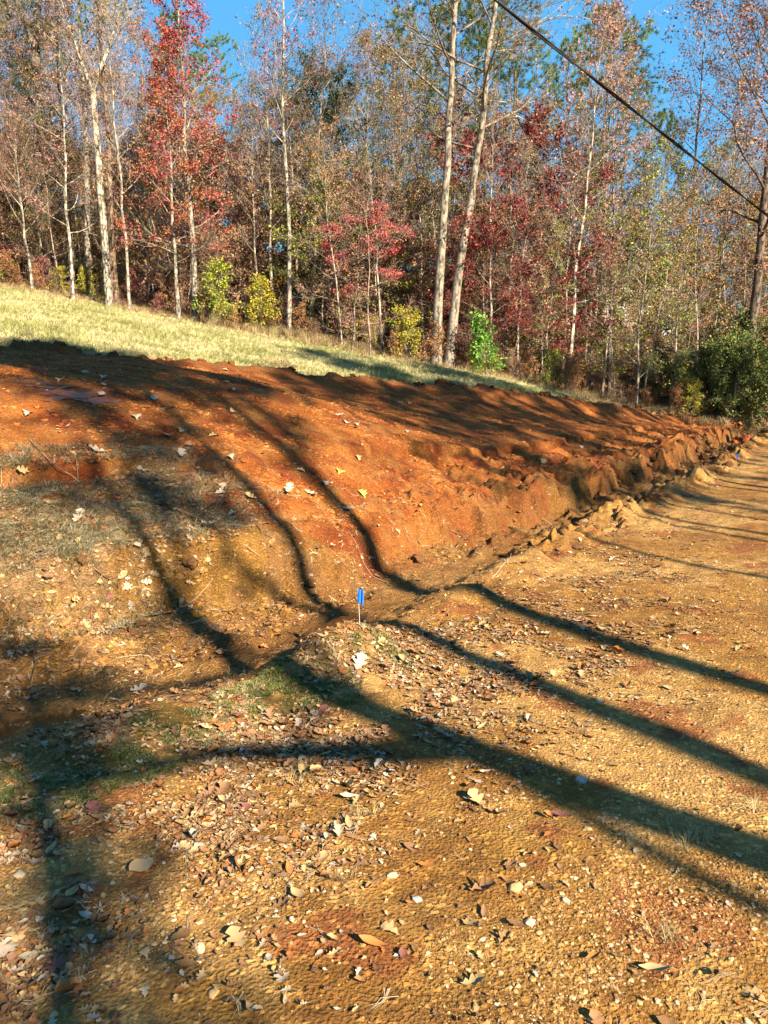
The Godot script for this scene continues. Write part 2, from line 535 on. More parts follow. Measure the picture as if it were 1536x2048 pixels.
# a stem polyline becomes a tapered trunk with limbs from `clear` upward
func stem(Tr: Geo, Wd: Geo, Lf: Geo, pts: Array, r0: float, r1: float, s: Dictionary) -> void:
	var cnt := pts.size()
	var rad := []
	for k in cnt:
		var t := float(k) / (cnt - 1)
		rad.append(lerpf(r0, r1, pow(t, 0.85)) * (1.0 + 0.35 * exp(-t * cnt * 1.2) * s.get("flare", 1.0)))
	Tr.tube(pts, rad, s.get("sides", 8), pick_bark(s, 1), 0.08, rng.randi() % 90)
	var limbs: int = s.limbs
	var turn := rng.randf() * TAU
	for k in limbs:
		var t: float = lerpf(s.clear, 0.995, pow((k + rng.randf() * 0.8) / limbs, s.get("crowd", 0.85)))
		var q := t * (cnt - 1)
		var a := mini(int(q), cnt - 2)
		var p: Vector3 = pts[a].lerp(pts[a + 1], q - a)
		turn += 2.4 + rng.randf_range(-0.5, 0.5)
		var ct: float = (t - s.clear) / (1.0 - s.clear)
		var env := 1.0
		match s.get("shape", "oval"):
			"oval": env = sqrt(maxf(0.05, 1.0 - pow(ct * 1.5 - 0.6, 2.0)))
			"cone": env = 1.05 - 0.9 * ct
			"fan": env = 0.95 - 0.35 * ct
			"column": env = 0.8 - 0.4 * ct
		var up: float = lerpf(s.up, s.get("up_top", s.up + 0.5), ct)
		var dir := Vector3(cos(turn) * cos(up), sin(up), sin(turn) * cos(up))
		branch(Wd, Lf, p, dir, s.reach * env * rng.randf_range(0.7, 1.15), maxf(lerpf(r0, r1, t) * s.get("limb_r", 0.42), 0.008), 1, s)

func wander(a: Vector3, b: Vector3, cnt: int, amount: float) -> Array:
	var pts := []
	var off := Vector3.ZERO
	for k in cnt:
		var t := float(k) / (cnt - 1)
		if k > 0:
			off += Vector3(rng.randf_range(-1, 1), 0, rng.randf_range(-1, 1)) * amount
		pts.append(a.lerp(b, t) + off * minf(1.0, t * 3.0))
	return pts

# stems: array of [polyline, r0, r1, overrides]
func plant(called: String, s: Dictionary, stems: Array, seed_: int) -> Dictionary:
	rng.seed = seed_
	var Tr := Geo.new()
	var Wd := Geo.new()
	var Lf := Geo.new()
	for q in stems:
		var o := s.duplicate()
		if q.size() > 3: o.merge(q[3], true)
		stem(Tr, Wd, Lf, q[0], q[1], q[2], o)
	return {"name": called, "trunk": Tr.mesh(M.bark), "branches": Wd.mesh(M.bark), "crown": Lf.mesh(M.leaf)}

func simple(called: String, s: Dictionary, seed_: int) -> Dictionary:
	rng.seed = seed_ * 31 + 7
	var pts := wander(Vector3(0, -0.25, 0), Vector3(rng.randf_range(-0.4, 0.4), s.h, rng.randf_range(-0.3, 0.3)), s.get("joints", 12), s.get("bend", 0.09))
	return plant(called, s, [[pts, s.r * 0.82, s.r * s.get("taper", 0.1)]], seed_)

func put(k: Dictionary, at: Vector3, label: String, category := "tree", group := "", turn := 0.0, scl := 1.0, tilt := 0.0) -> Node3D:
	var o := thing(k.name, label, category, group)
	for q in ["trunk", "branches", "crown"]:
		if k[q].get_surface_count() > 0:
			part(q, k[q], o)
	o.position = at
	o.rotation = Vector3(0, turn, tilt)
	o.scale = Vector3.ONE * scl
	return o

const RED := [Color(0.33, 0.045, 0.05), Color(0.42, 0.09, 0.08), Color(0.25, 0.03, 0.045), Color(0.4, 0.12, 0.07), Color(0.29, 0.035, 0.045), Color(0.3, 0.12, 0.06)]
const MAROON := [Color(0.17, 0.025, 0.03), Color(0.23, 0.04, 0.032), Color(0.13, 0.03, 0.03), Color(0.25, 0.07, 0.04)]
const PINK := [Color(0.46, 0.10, 0.10), Color(0.38, 0.065, 0.07), Color(0.5, 0.15, 0.12)]
const RUSSET := [Color(0.32, 0.16, 0.08), Color(0.27, 0.14, 0.075), Color(0.38, 0.22, 0.11), Color(0.25, 0.155, 0.09), Color(0.31, 0.21, 0.11)]
const MAUVE := [Color(0.33, 0.15, 0.125), Color(0.27, 0.12, 0.095), Color(0.4, 0.2, 0.15)]
const ORANGE := [Color(0.45, 0.19, 0.03), Color(0.38, 0.12, 0.03), Color(0.34, 0.17, 0.04)]
const YELLOW := [Color(0.52, 0.36, 0.03), Color(0.42, 0.27, 0.03), Color(0.36, 0.3, 0.04)]
const LIME := [Color(0.26, 0.3, 0.03), Color(0.36, 0.34, 0.04), Color(0.17, 0.22, 0.03)]
const GREEN := [Color(0.07, 0.14, 0.025), Color(0.05, 0.10, 0.02), Color(0.10, 0.15, 0.03)]
const BRIGHT := [Color(0.12, 0.27, 0.03), Color(0.09, 0.2, 0.025), Color(0.18, 0.32, 0.05)]
const PINE := [Color(0.09, 0.15, 0.04), Color(0.125, 0.18, 0.045), Color(0.065, 0.11, 0.035)]
const OLIVE := [Color(0.2, 0.2, 0.06), Color(0.14, 0.16, 0.045), Color(0.25, 0.2, 0.065)]
const PALE := Color(0.47, 0.41, 0.33)
const GREY := Color(0.34, 0.295, 0.24)
const DARK := Color(0.12, 0.09, 0.07)

var K := {}

func make_kinds() -> void:
	var tall := {"h": 17.0, "r": 0.2, "clear": 0.5, "limbs": 16, "reach": 4.2, "up": 0.5, "up_top": 1.1, "kids": [7, 7], "leaves": 4, "size": 0.11, "pal": RUSSET, "patchy": 0.45, "bark": GREY, "twig": GREY, "shape": "oval"}
	for k in 3:
		K["tall%d" % k] = simple("tall_oak", tall.merged({"seed": k}), 100 + k)
	K.tallbrown = simple("brown_oak", tall.merged({"pal": RUSSET + ORANGE, "leaves": 8, "patchy": 0.3, "clear": 0.3, "limbs": 20, "bark": GREY, "h": 14.0}, true), 111)
	K.brown2 = simple("brown_oak", tall.merged({"pal": RUSSET + MAUVE, "leaves": 8, "patchy": 0.3, "clear": 0.22, "limbs": 22, "bark": GREY, "h": 12.5, "reach": 3.6}, true), 112)
	K.olive = simple("olive_oak", tall.merged({"pal": OLIVE + RUSSET, "leaves": 9, "patchy": 0.3, "clear": 0.25, "limbs": 22, "bark": GREY, "h": 13.0, "reach": 3.8}, true), 113)
	K.sparse = simple("sweetgum_tree", {"h": 16.0, "r": 0.13, "clear": 0.45, "limbs": 30, "reach": 2.0, "up": 0.45, "up_top": 1.2, "kids": [5, 3], "leaves": 5, "size": 0.12, "pal": PINK + MAUVE, "patchy": 0.35, "bark": PALE, "twig": GREY, "shape": "oval"}, 120)
	K.sparse2 = simple("sweetgum_tree", {"h": 15.0, "r": 0.12, "clear": 0.4, "limbs": 26, "reach": 2.4, "up": 0.5, "up_top": 1.2, "kids": [5, 4], "leaves": 4, "size": 0.12, "pal": MAUVE + RUSSET, "patchy": 0.3, "bark": GREY, "twig": GREY, "shape": "oval"}, 121)
	var maple := {"h": 15.0, "r": 0.16, "clear": 0.16, "limbs": 40, "reach": 2.8, "up": 0.3, "up_top": 1.15, "kids": [6, 5], "leaves": 9, "size": 0.12, "pal": RED, "patchy": 0.5, "bark": GREY, "twig": GREY, "shape": "cone", "layer": 0.4}
	K.maple = simple("red_maple", maple, 130)
	K.maple2 = simple("red_maple", maple.merged({"h": 12.0, "r": 0.12, "limbs": 26, "reach": 2.4, "pal": RED + ORANGE, "patchy": 0.35}, true), 131)
	K.maroon = simple("dogwood_tree", {"h": 7.5, "r": 0.1, "clear": 0.15, "limbs": 24, "reach": 3.2, "up": 0.15, "up_top": 0.6, "kids": [6, 5], "leaves": 15, "size": 0.12, "pal": MAROON, "patchy": 0.15, "bark": GREY, "twig": GREY, "shape": "oval", "layer": 0.75, "rise": 0.03}, 140)
	K.pinkdog = simple("dogwood_tree", {"h": 5.6, "r": 0.06, "clear": 0.5, "limbs": 12, "reach": 1.7, "up": 0.1, "up_top": 0.5, "kids": [6, 5], "leaves": 13, "size": 0.11, "pal": PINK, "patchy": 0.2, "bark": GREY, "twig": GREY, "shape": "oval", "layer": 0.9, "rise": 0.02}, 141)
	K.fan = simple("bare_tree", {"h": 6.2, "r": 0.085, "clear": 0.38, "limbs": 22, "reach": 3.0, "up": 0.7, "up_top": 1.2, "kids": [8, 7], "leaves": 1, "size": 0.08, "pal": MAUVE, "patchy": 0.6, "bark": PALE, "twig": Color(0.3, 0.19, 0.15), "shape": "fan", "wobble": 0.12}, 150)
	var slim := {"h": 11.0, "r": 0.085, "clear": 0.35, "limbs": 22, "reach": 2.1, "up": 0.55, "up_top": 1.1, "kids": [6, 6], "leaves": 2, "size": 0.1, "pal": RUSSET, "patchy": 0.5, "bark": PALE, "twig": PALE, "shape": "oval"}
	K.slim0 = simple("slim_tree", slim, 160)
	K.slim1 = simple("slim_tree", slim.merged({"h": 9.0, "clear": 0.25, "up": 0.2, "layer": 0.5, "pal": MAUVE, "leaves": 4}, true), 161)
	K.slim2 = simple("slim_tree", slim.merged({"h": 7.0, "r": 0.055, "clear": 0.2, "limbs": 26, "reach": 1.6, "up": 0.25, "layer": 0.6, "leaves": 3, "pal": ORANGE + RUSSET}, true), 162)
	K.slim3 = simple("slim_tree", slim.merged({"h": 8.0, "r": 0.06, "clear": 0.15, "limbs": 24, "reach": 1.4, "leaves": 3, "patchy": 0.45, "pal": LIME + OLIVE}, true), 163)
	K.bare = simple("bare_sapling", slim.merged({"h": 5.0, "r": 0.045, "clear": 0.15, "limbs": 22, "reach": 1.7, "up": 0.1, "up_top": 0.7, "leaves": 1, "patchy": 0.7, "bark": Color(0.36, 0.26, 0.2), "twig": Color(0.38, 0.25, 0.19)}, true), 164)
	var under := {"h": 5.5, "r": 0.06, "clear": 0.08, "limbs": 26, "reach": 2.3, "up": 0.12, "up_top": 0.6, "kids": [6, 5], "leaves": 9, "size": 0.11, "pal": RUSSET, "patchy": 0.15, "bark": GREY, "twig": GREY, "shape": "oval", "layer": 0.85, "rise": 0.02}
	K.beech = simple("young_beech", under, 170)
	K.beech2 = simple("young_beech", under.merged({"pal": MAUVE + RUSSET, "h": 6.5}, true), 171)
	K.beechgold = simple("young_hickory", under.merged({"pal": YELLOW + ORANGE, "h": 5.0, "leaves": 8}, true), 172)
	K.beecholive = simple("young_beech", under.merged({"pal": OLIVE + LIME, "h": 5.0, "leaves": 9}, true), 173)
	K.gold = simple("yellow_hickory", under.merged({"pal": YELLOW, "h": 9.0, "r": 0.1, "limbs": 30, "reach": 2.6, "layer": 0.3, "leaves": 10, "patchy": 0.25}, true), 174)
	var pine := {"h": 19.0, "r": 0.2, "clear": 0.55, "limbs": 26, "reach": 2.6, "up": 0.1, "up_top": 0.8, "kids": [5, 3], "leaves": 4, "size": 0.24, "pal": PINE, "needle": true, "bark": Color(0.25, 0.17, 0.12), "twig": DARK, "shape": "oval", "levels": 3}
	K.pine = simple("pine_tree", pine, 180)
	K.pine2 = simple("pine_tree", pine.merged({"h": 16.0, "clear": 0.4, "limbs": 32, "leaves": 5}, true), 181)
	K.cedar = simple("cedar_tree", {"h": 4.2, "r": 0.08, "clear": 0.04, "limbs": 44, "reach": 1.3, "up": 0.25, "kids": [6, 4], "leaves": 9, "size": 0.1, "wide": 0.4, "pal": GREEN + BRIGHT, "bark": DARK, "shape": "cone"}, 182)
	K.magnolia = simple("evergreen_oak", {"h": 9.5, "r": 0.14, "clear": 0.08, "limbs": 36, "reach": 3.3, "up": 0.3, "kids": [6, 5], "leaves": 13, "size": 0.14, "pal": [Color(0.035, 0.07, 0.02), Color(0.05, 0.09, 0.022), Color(0.025, 0.05, 0.015)], "bark": DARK, "shape": "oval"}, 183)
	var shrub := {"h": 1.7, "r": 0.025, "clear": 0.05, "limbs": 18, "reach": 1.0, "up": 0.6, "kids": [5, 4], "leaves": 5, "patchy": 0.3, "size": 0.1, "pal": LIME, "bark": GREY, "shape": "fan", "joints": 5, "bend": 0.03}
	K.lime = simple("leafy_shrub", shrub, 190)
	K.brightshrub = simple("glossy_shrub", shrub.merged({"pal": BRIGHT, "size": 0.17, "leaves": 6, "wide": 0.5, "kids": [4, 3], "h": 1.7, "reach": 0.8, "limbs": 14}, true), 191)
	K.darkshrub = simple("leafy_shrub", shrub.merged({"pal": GREEN + OLIVE, "h": 2.3, "reach": 1.4, "leaves": 12, "patchy": 0.1}, true), 192)
	K.rustshrub = simple("leafy_shrub", shrub.merged({"pal": RUSSET + ORANGE, "h": 1.4, "leaves": 7}, true), 193)
	K.goldshrub = simple("leafy_shrub", shrub.merged({"pal": YELLOW + LIME, "h": 1.6, "leaves": 7}, true), 194)
	K.redshrub = simple("leafy_shrub", shrub.merged({"pal": MAROON + MAUVE, "h": 2.0, "leaves": 7}, true), 195)
	K.twigshrub = simple("bare_shrub", shrub.merged({"pal": RUSSET, "h": 1.6, "leaves": 1, "kids": [5, 4], "twig": Color(0.34, 0.24, 0.17)}, true), 196)

func hero_trees() -> void:
	# the twin-trunk oak
	var s := {"clear": 0.42, "limbs": 22, "reach": 5.0, "up": 0.35, "up_top": 1.0, "kids": [9, 8], "leaves": 4, "size": 0.12, "pal": RUSSET + OLIVE, "patchy": 0.55, "bark": Color(0.27, 0.23, 0.18), "twig": GREY, "shape": "oval", "sides": 12, "wobble": 0.25}
	rng.seed = 5
	var a := wander(Vector3(-0.12, -0.3, 0), Vector3(0.35, 17.5, 0.1), 16, 0.07)
	rng.seed = 8
	var b := wander(Vector3(0.3, -0.3, 0.05), Vector3(2.1, 17.0, 0.6), 16, 0.1)
	var k := plant("twin_oak", s, [[a, 0.19, 0.03], [b, 0.185, 0.03, {"clear": 0.4}]], 501)
	put(k, spot(876, 27.0), "large grey oak with two tall trunks joined at the base by the green shrub")
	# the tall fork on the left, behind the slim pale trunks
	rng.seed = 12
	var t := [[wander(Vector3(0, -0.3, 0), Vector3(0.0, 10.6, 0), 8, 0.05), 0.27, 0.19, {"limbs": 2, "clear": 0.8, "reach": 2.0}],
		[wander(Vector3(0, 10.4, 0), Vector3(-3.0, 19.0, 0.6), 8, 0.14), 0.15, 0.03, {"clear": 0.15, "limbs": 12}],
		[wander(Vector3(0, 10.4, 0), Vector3(0.8, 19.5, -0.4), 8, 0.14), 0.16, 0.03, {"clear": 0.15, "limbs": 12}]]
	put(plant("forked_oak", s.merged({"reach": 4.0, "flare": 0.2}, true), t, 502), spot(128, 37.0), "big pale oak forking high into two limbs behind the slim trunks")
	# the white trunk that forks in a V
	rng.seed = 15
	t = [[wander(Vector3(0, -0.3, 0), Vector3(-0.2, 8.2, 0), 8, 0.04), 0.15, 0.11, {"limbs": 2, "clear": 0.9, "reach": 1.0}],
		[wander(Vector3(-0.2, 8.1, 0), Vector3(-1.5, 12.0, 0.3), 7, 0.06), 0.085, 0.015, {"clear": 0.2, "limbs": 9, "reach": 1.8}],
		[wander(Vector3(-0.2, 8.1, 0), Vector3(1.6, 12.4, -0.3), 7, 0.06), 0.09, 0.015, {"clear": 0.2, "limbs": 10, "reach": 2.0}]]
	put(plant("forked_tree", s.merged({"bark": Color(0.48, 0.42, 0.33), "twig": PALE, "leaves": 2, "flare": 0.3}, true), t, 503), spot(236, 31.0), "pale whitish trunk forking in a V, beside the pine trunk")
	# the big tree on the right with sparse brown leaves
	rng.seed = 19
	t = [[wander(Vector3(0, -0.3, 0), Vector3(0.4, 17.0, 0), 14, 0.06), 0.24, 0.03]]
	put(plant("tall_oak", s.merged({"clear": 0.36, "limbs": 26, "reach": 4.2, "pal": RUSSET + MAUVE, "leaves": 7, "patchy": 0.2, "bark": Color(0.17, 0.13, 0.1)}, true), t, 504), spot(1478, 29.0), "dark-trunked oak with thin russet leaves above the green thicket")

const MARKS := [[88, "the bare fan tree"], [200, "the thick grey trunk"], [248, "the tall pine trunk"], [402, "the red maple"], [583, "the pale sweetgum"], [705, "the pink-red dogwood"], [876, "the twin oak"], [1010, "the maroon dogwood"], [1128, "the pale leaning trunk"], [1195, "the hidden house"], [1268, "the yellow-green sapling"], [1405, "the green cedar"], [1478, "the dark-trunked oak"]]
func near_mark(px: float) -> String:
	if px < MARKS[0][0]: return "past " + MARKS[0][1]
	for k in MARKS.size() - 1:
		if px < MARKS[k + 1][0]: return "between %s and %s" % [MARKS[k][1], MARKS[k + 1][1]]
	return "past " + MARKS[-1][1]
func behind_mark(px: float) -> String:
	var best := 0
	for k in MARKS.size():
		if absf(MARKS[k][0] - px) < absf(MARKS[best][0] - px): best = k
	return "behind " + MARKS[best][1]
func size_word(h: float, lo: float, hi: float) -> String:
	return "short" if h < lo else ("tall" if h > hi else "middling")

func wood() -> void:
	make_kinds()
	hero_trees()
	put(K.fan, spot(88, 32.0), "small bare tree with a fan of fine pinkish twigs")
	put(K.slim1, spot(166, 31.0), "slim pale trunk left of the thick grey trunk", "tree", "", 0.7, 1.1)
	put(K.tall0, spot(196, 33.5), "thick straight grey trunk with a high bare crown", "tree", "", 1.2, 1.05)
	put(K.pine, spot(248, 32.2), "tall pine with a bare brown trunk and high green needles", "tree", "", 0.4, 0.97)
	put(K.slim0, spot(275, 30.5), "slim pale tree with upswept bare branches right of the pine", "tree", "", 2.0, 1.0)
	put(K.maple, spot(402, 30.5), "tall bright red maple reaching up into the blue sky", "tree", "", 0.0, 1.02)
	put(K.maple2, spot(369, 30.0), "smaller red and orange maple with a mottled trunk beside the tall maple", "tree", "", 1.3, 0.85)
	put(K.sparse, spot(583, 29.5), "slim pale sweetgum with thin pink leaves against the sky", "tree", "", 0.3, 0.95)
	put(K.slim0, spot(655, 33.0), "pale forking tree in front of the dark evergreen", "tree", "", 4.1, 1.0)
	put(K.magnolia, spot(640, 37.0), "dense dark green tree behind the pale saplings", "tree", "", 0.0, 1.05)
	put(K.pinkdog, spot(705, 28.0), "small dogwood with flat layers of pink-red leaves", "tree", "", 0.2, 0.85)
	put(K.bare, spot(742, 27.0), "bare sapling with level reddish twigs beside the twin oak", "sapling", "", 1.0, 1.1)
	put(K.maroon, spot(1010, 29.5), "maroon dogwood with wide leafy layers right of the twin oak", "tree", "", 0.5, 1.12)
	put(K.maroon, spot(965, 27.8), "low maroon dogwood crowding against the twin oak's trunk", "tree", "", 2.6, 0.62)
	put(K.maroon, spot(1075, 28.2), "low dull maroon dogwood between the glossy shrub and the leaning trunks", "tree", "", 4.2, 0.5)
	put(K.slim1, spot(1128, 28.0), "pale leaning trunk right of the maroon dogwood", "tree", "", 0.0, 1.35, -0.05)
	put(K.sparse2, spot(1175, 31.0), "dark leaning trunk with sparse mauve leaves before the house", "tree", "", 1.0, 0.9, -0.06)
	put(K.sparse2, spot(1212, 29.5), "grey leaning trunk with sparse mauve leaves right of the house wall", "tree", "", 2.2, 0.85, -0.05)
	put(K.slim3, spot(1268, 27.0), "pale sapling with yellow-green leaves at the wood's edge", "sapling", "", 0.4, 1.05)
	put(K.sparse2, spot(1355, 33.0), "dark straight tree with russet leaf tufts against the sky", "tree", "", 3.2, 1.12)
	put(K.cedar, spot(1405, 36.0), "small bright green cedar beside the dark fence", "tree", "", 0.0, 1.05)
	put(K.gold, spot(1440, 36.0), "golden yellow hickory behind the dark-trunked oak", "tree", "", 0.0, 0.95)
	put(K.brightshrub, spot(975, 26.0), "bright green glossy-leaved shrub at the foot of the twin oak", "shrub", "", 0.0, 0.95)
	put(K.lime, spot(430, 29.2), "yellow-green leafy shrub at the foot of the red maple", "shrub", "", 0.0, 1.1)
	put(K.goldshrub, spot(530, 29.4), "yellow leafy shrub left of the pale sweetgum", "shrub", "", 0.0, 1.05)
	put(K.goldshrub, spot(815, 27.3), "golden shrub left of the twin oak", "shrub", "", 1.5, 0.9)
	# the rest of the front rank, look-alikes in groups
	rng.seed = 77
	var slims := ["slim0", "slim1", "slim2", "slim3", "bare", "slim2", "bare", "slim0"]
	for px in range(8, 1536, 27):
		var x: float = px + rng.randf_range(-8, 8)
		var dep := treeline((x - 768.0) / F * 29.0) + rng.randf_range(0.2, 4.5)
		var kind: String = slims[rng.randi() % slims.size()]
		var look: String = {"slim0": "bare pale sapling", "slim1": "pale sapling with mauve leaves", "slim2": "pale sapling with orange-brown leaves", "slim3": "pale sapling with greenish leaves", "bare": "leafless reddish sapling"}[kind]
		var sc := rng.randf_range(0.65, 1.15)
		put(K[kind], spot(x, dep), "%s %s %s" % [size_word(sc, 0.8, 0.98), look, near_mark(x)], "sapling", "thin saplings along the wood's edge", rng.randf() * TAU, sc, rng.randf_range(-0.05, 0.05))
	var low := [["beech", "young beech with brown leaves under tall trunks", "young beeches in the understorey"], ["beech2", "young beech with mauve-brown leaves under tall trunks", "mauve beeches in the understorey"], ["beechgold", "young hickory with golden leaves under tall trunks", "golden hickories in the understorey"], ["beecholive", "young beech with olive-green leaves under tall trunks", "olive beeches in the understorey"]]
	for k in 58:
		var px := -60.0 + k * 29.0 + rng.randf_range(-14, 14)
		var x := (px - 768.0) / F * 34.0
		var pickk: int = [0, 1, 0, 1, 2, 3, 0][rng.randi() % 7]
		if px > 1230: pickk = [3, 2, 3, 0, 1][rng.randi() % 5]
		var q: Array = low[pickk]
		if ((px > 1125 and px < 1255) or (px > 1345 and px < 1430)) and rng.randf() < 0.75: continue
		put(K[q[0]], spot(px, treeline(x) + rng.randf_range(2.0, 11.0)), q[1].get_slice(" under", 0) + ", " + near_mark(px), "tree", q[2], rng.randf() * TAU, rng.randf_range(0.75, 1.35))
	# shrubs along the edge
	var sh := [["rustshrub", "russet shrub at the foot of the wood", "russet shrubs along the edge"], ["twigshrub", "bare twiggy shrub at the foot of the wood", "bare shrubs along the edge"], ["goldshrub", "yellowish shrub at the foot of the wood", "yellowish shrubs along the edge"], ["redshrub", "dull maroon shrub at the foot of the wood", "maroon shrubs along the edge"], ["lime", "yellow-green shrub at the foot of the wood", "yellow-green shrubs along the edge"]]
	for k in 90:
		var px := -20.0 + k * 17.0 + rng.randf_range(-12, 12)
		var x := (px - 768.0) / F * 29.0
		var q: Array = sh[[1, 1, 0, 1, 3, 1, 0, 2, 1, 0, 4][rng.randi() % 11]]
		put(K[q[0]], spot(px, treeline(x) + rng.randf_range(-0.3, 3.0)), q[1].get_slice(" at the", 0) + " low " + near_mark(px), "shrub", q[2], rng.randf() * TAU, rng.randf_range(0.35, 0.75))
	for k in 22:
		var px := 1290.0 + k * 14.0 + rng.randf_range(-12, 12)
		var dep := rng.randf_range(26.5, 33.0)
		var sc := rng.randf_range(0.6, 1.0) * (1.0 if px < 1430 else 1.45)
		put(K.darkshrub, spot(px, dep), "%s dark green bush of the %s thicket, %s" % [size_word(sc, 0.75, 1.05), "front" if dep < 29.5 else "rear", near_mark(px)], "bush", "dark green bushes of the thicket", rng.randf() * TAU, sc)
	# deeper trees: the mass behind, each still a tree
	var deep := [["tallbrown", "brown-leaved oak deep in the wood", "brown oaks deep in the wood"], ["brown2", "mauve-brown oak deep in the wood", "mauve oaks deep in the wood"], ["olive", "olive-brown oak deep in the wood", "olive oaks deep in the wood"], ["tall1", "bare grey oak deep in the wood", "bare oaks deep in the wood"], ["sparse2", "thin sweetgum deep in the wood", "sweetgums deep in the wood"], ["gold", "yellow hickory deep in the wood", "yellow hickories deep in the wood"]]
	for k in 74:
		var px := -140.0 + k * 24.5 + rng.randf_range(-20, 20)
		var dep: float = [38.0, 44.0, 51.0][k % 3] + rng.randf_range(-2.5, 3.5)
		var q: Array = deep[[0, 1, 2, 3, 0, 1, 4, 2, 5][rng.randi() % 9]]
		var gap := (px > 480 and px < 730) or (px > 1200 and px < 1420) or (px > 310 and px < 370)
		if (px > 1125 and px < 1255) or (px > 1300 and px < 1430): dep = 66.0 + rng.randf() * 6.0
		var o := put(K[q[0]], spot(px, dep), q[1] + ", " + behind_mark(px), "tree", q[2], rng.randf() * TAU, rng.randf_range(0.5, 0.68) if gap else rng.randf_range(0.6, 1.0))
		if q[0] == "gold": o.scale *= 1.2
	for q in [[40, 36.0, "pine2", 0.95], [370, 47.0, "pine2", 0.85], [455, 45.0, "pine2", 0.8], [590, 52.0, "pine2", 0.78], [890, 40.0, "pine2", 1.05], [945, 42.0, "pine2", 1.1], [1005, 40.0, "pine2", 0.98], [1110, 46.0, "pine2", 1.0], [1185, 40.0, "pine2", 1.0], [1215, 43.0, "pine2", 0.95], [1300, 50.0, "pine2", 0.85], [1410, 46.0, "pine2", 0.75], [-20, 40.0, "pine", 0.9], [790, 45.0, "pine2", 0.95], [100, 48.0, "pine2", 1.0]]:
		put(K[q[2]], spot(q[0], q[1]), "green pine deep in the wood, " + behind_mark(q[0]), "tree", "pines deep in the wood", rng.randf() * TAU, q[3])

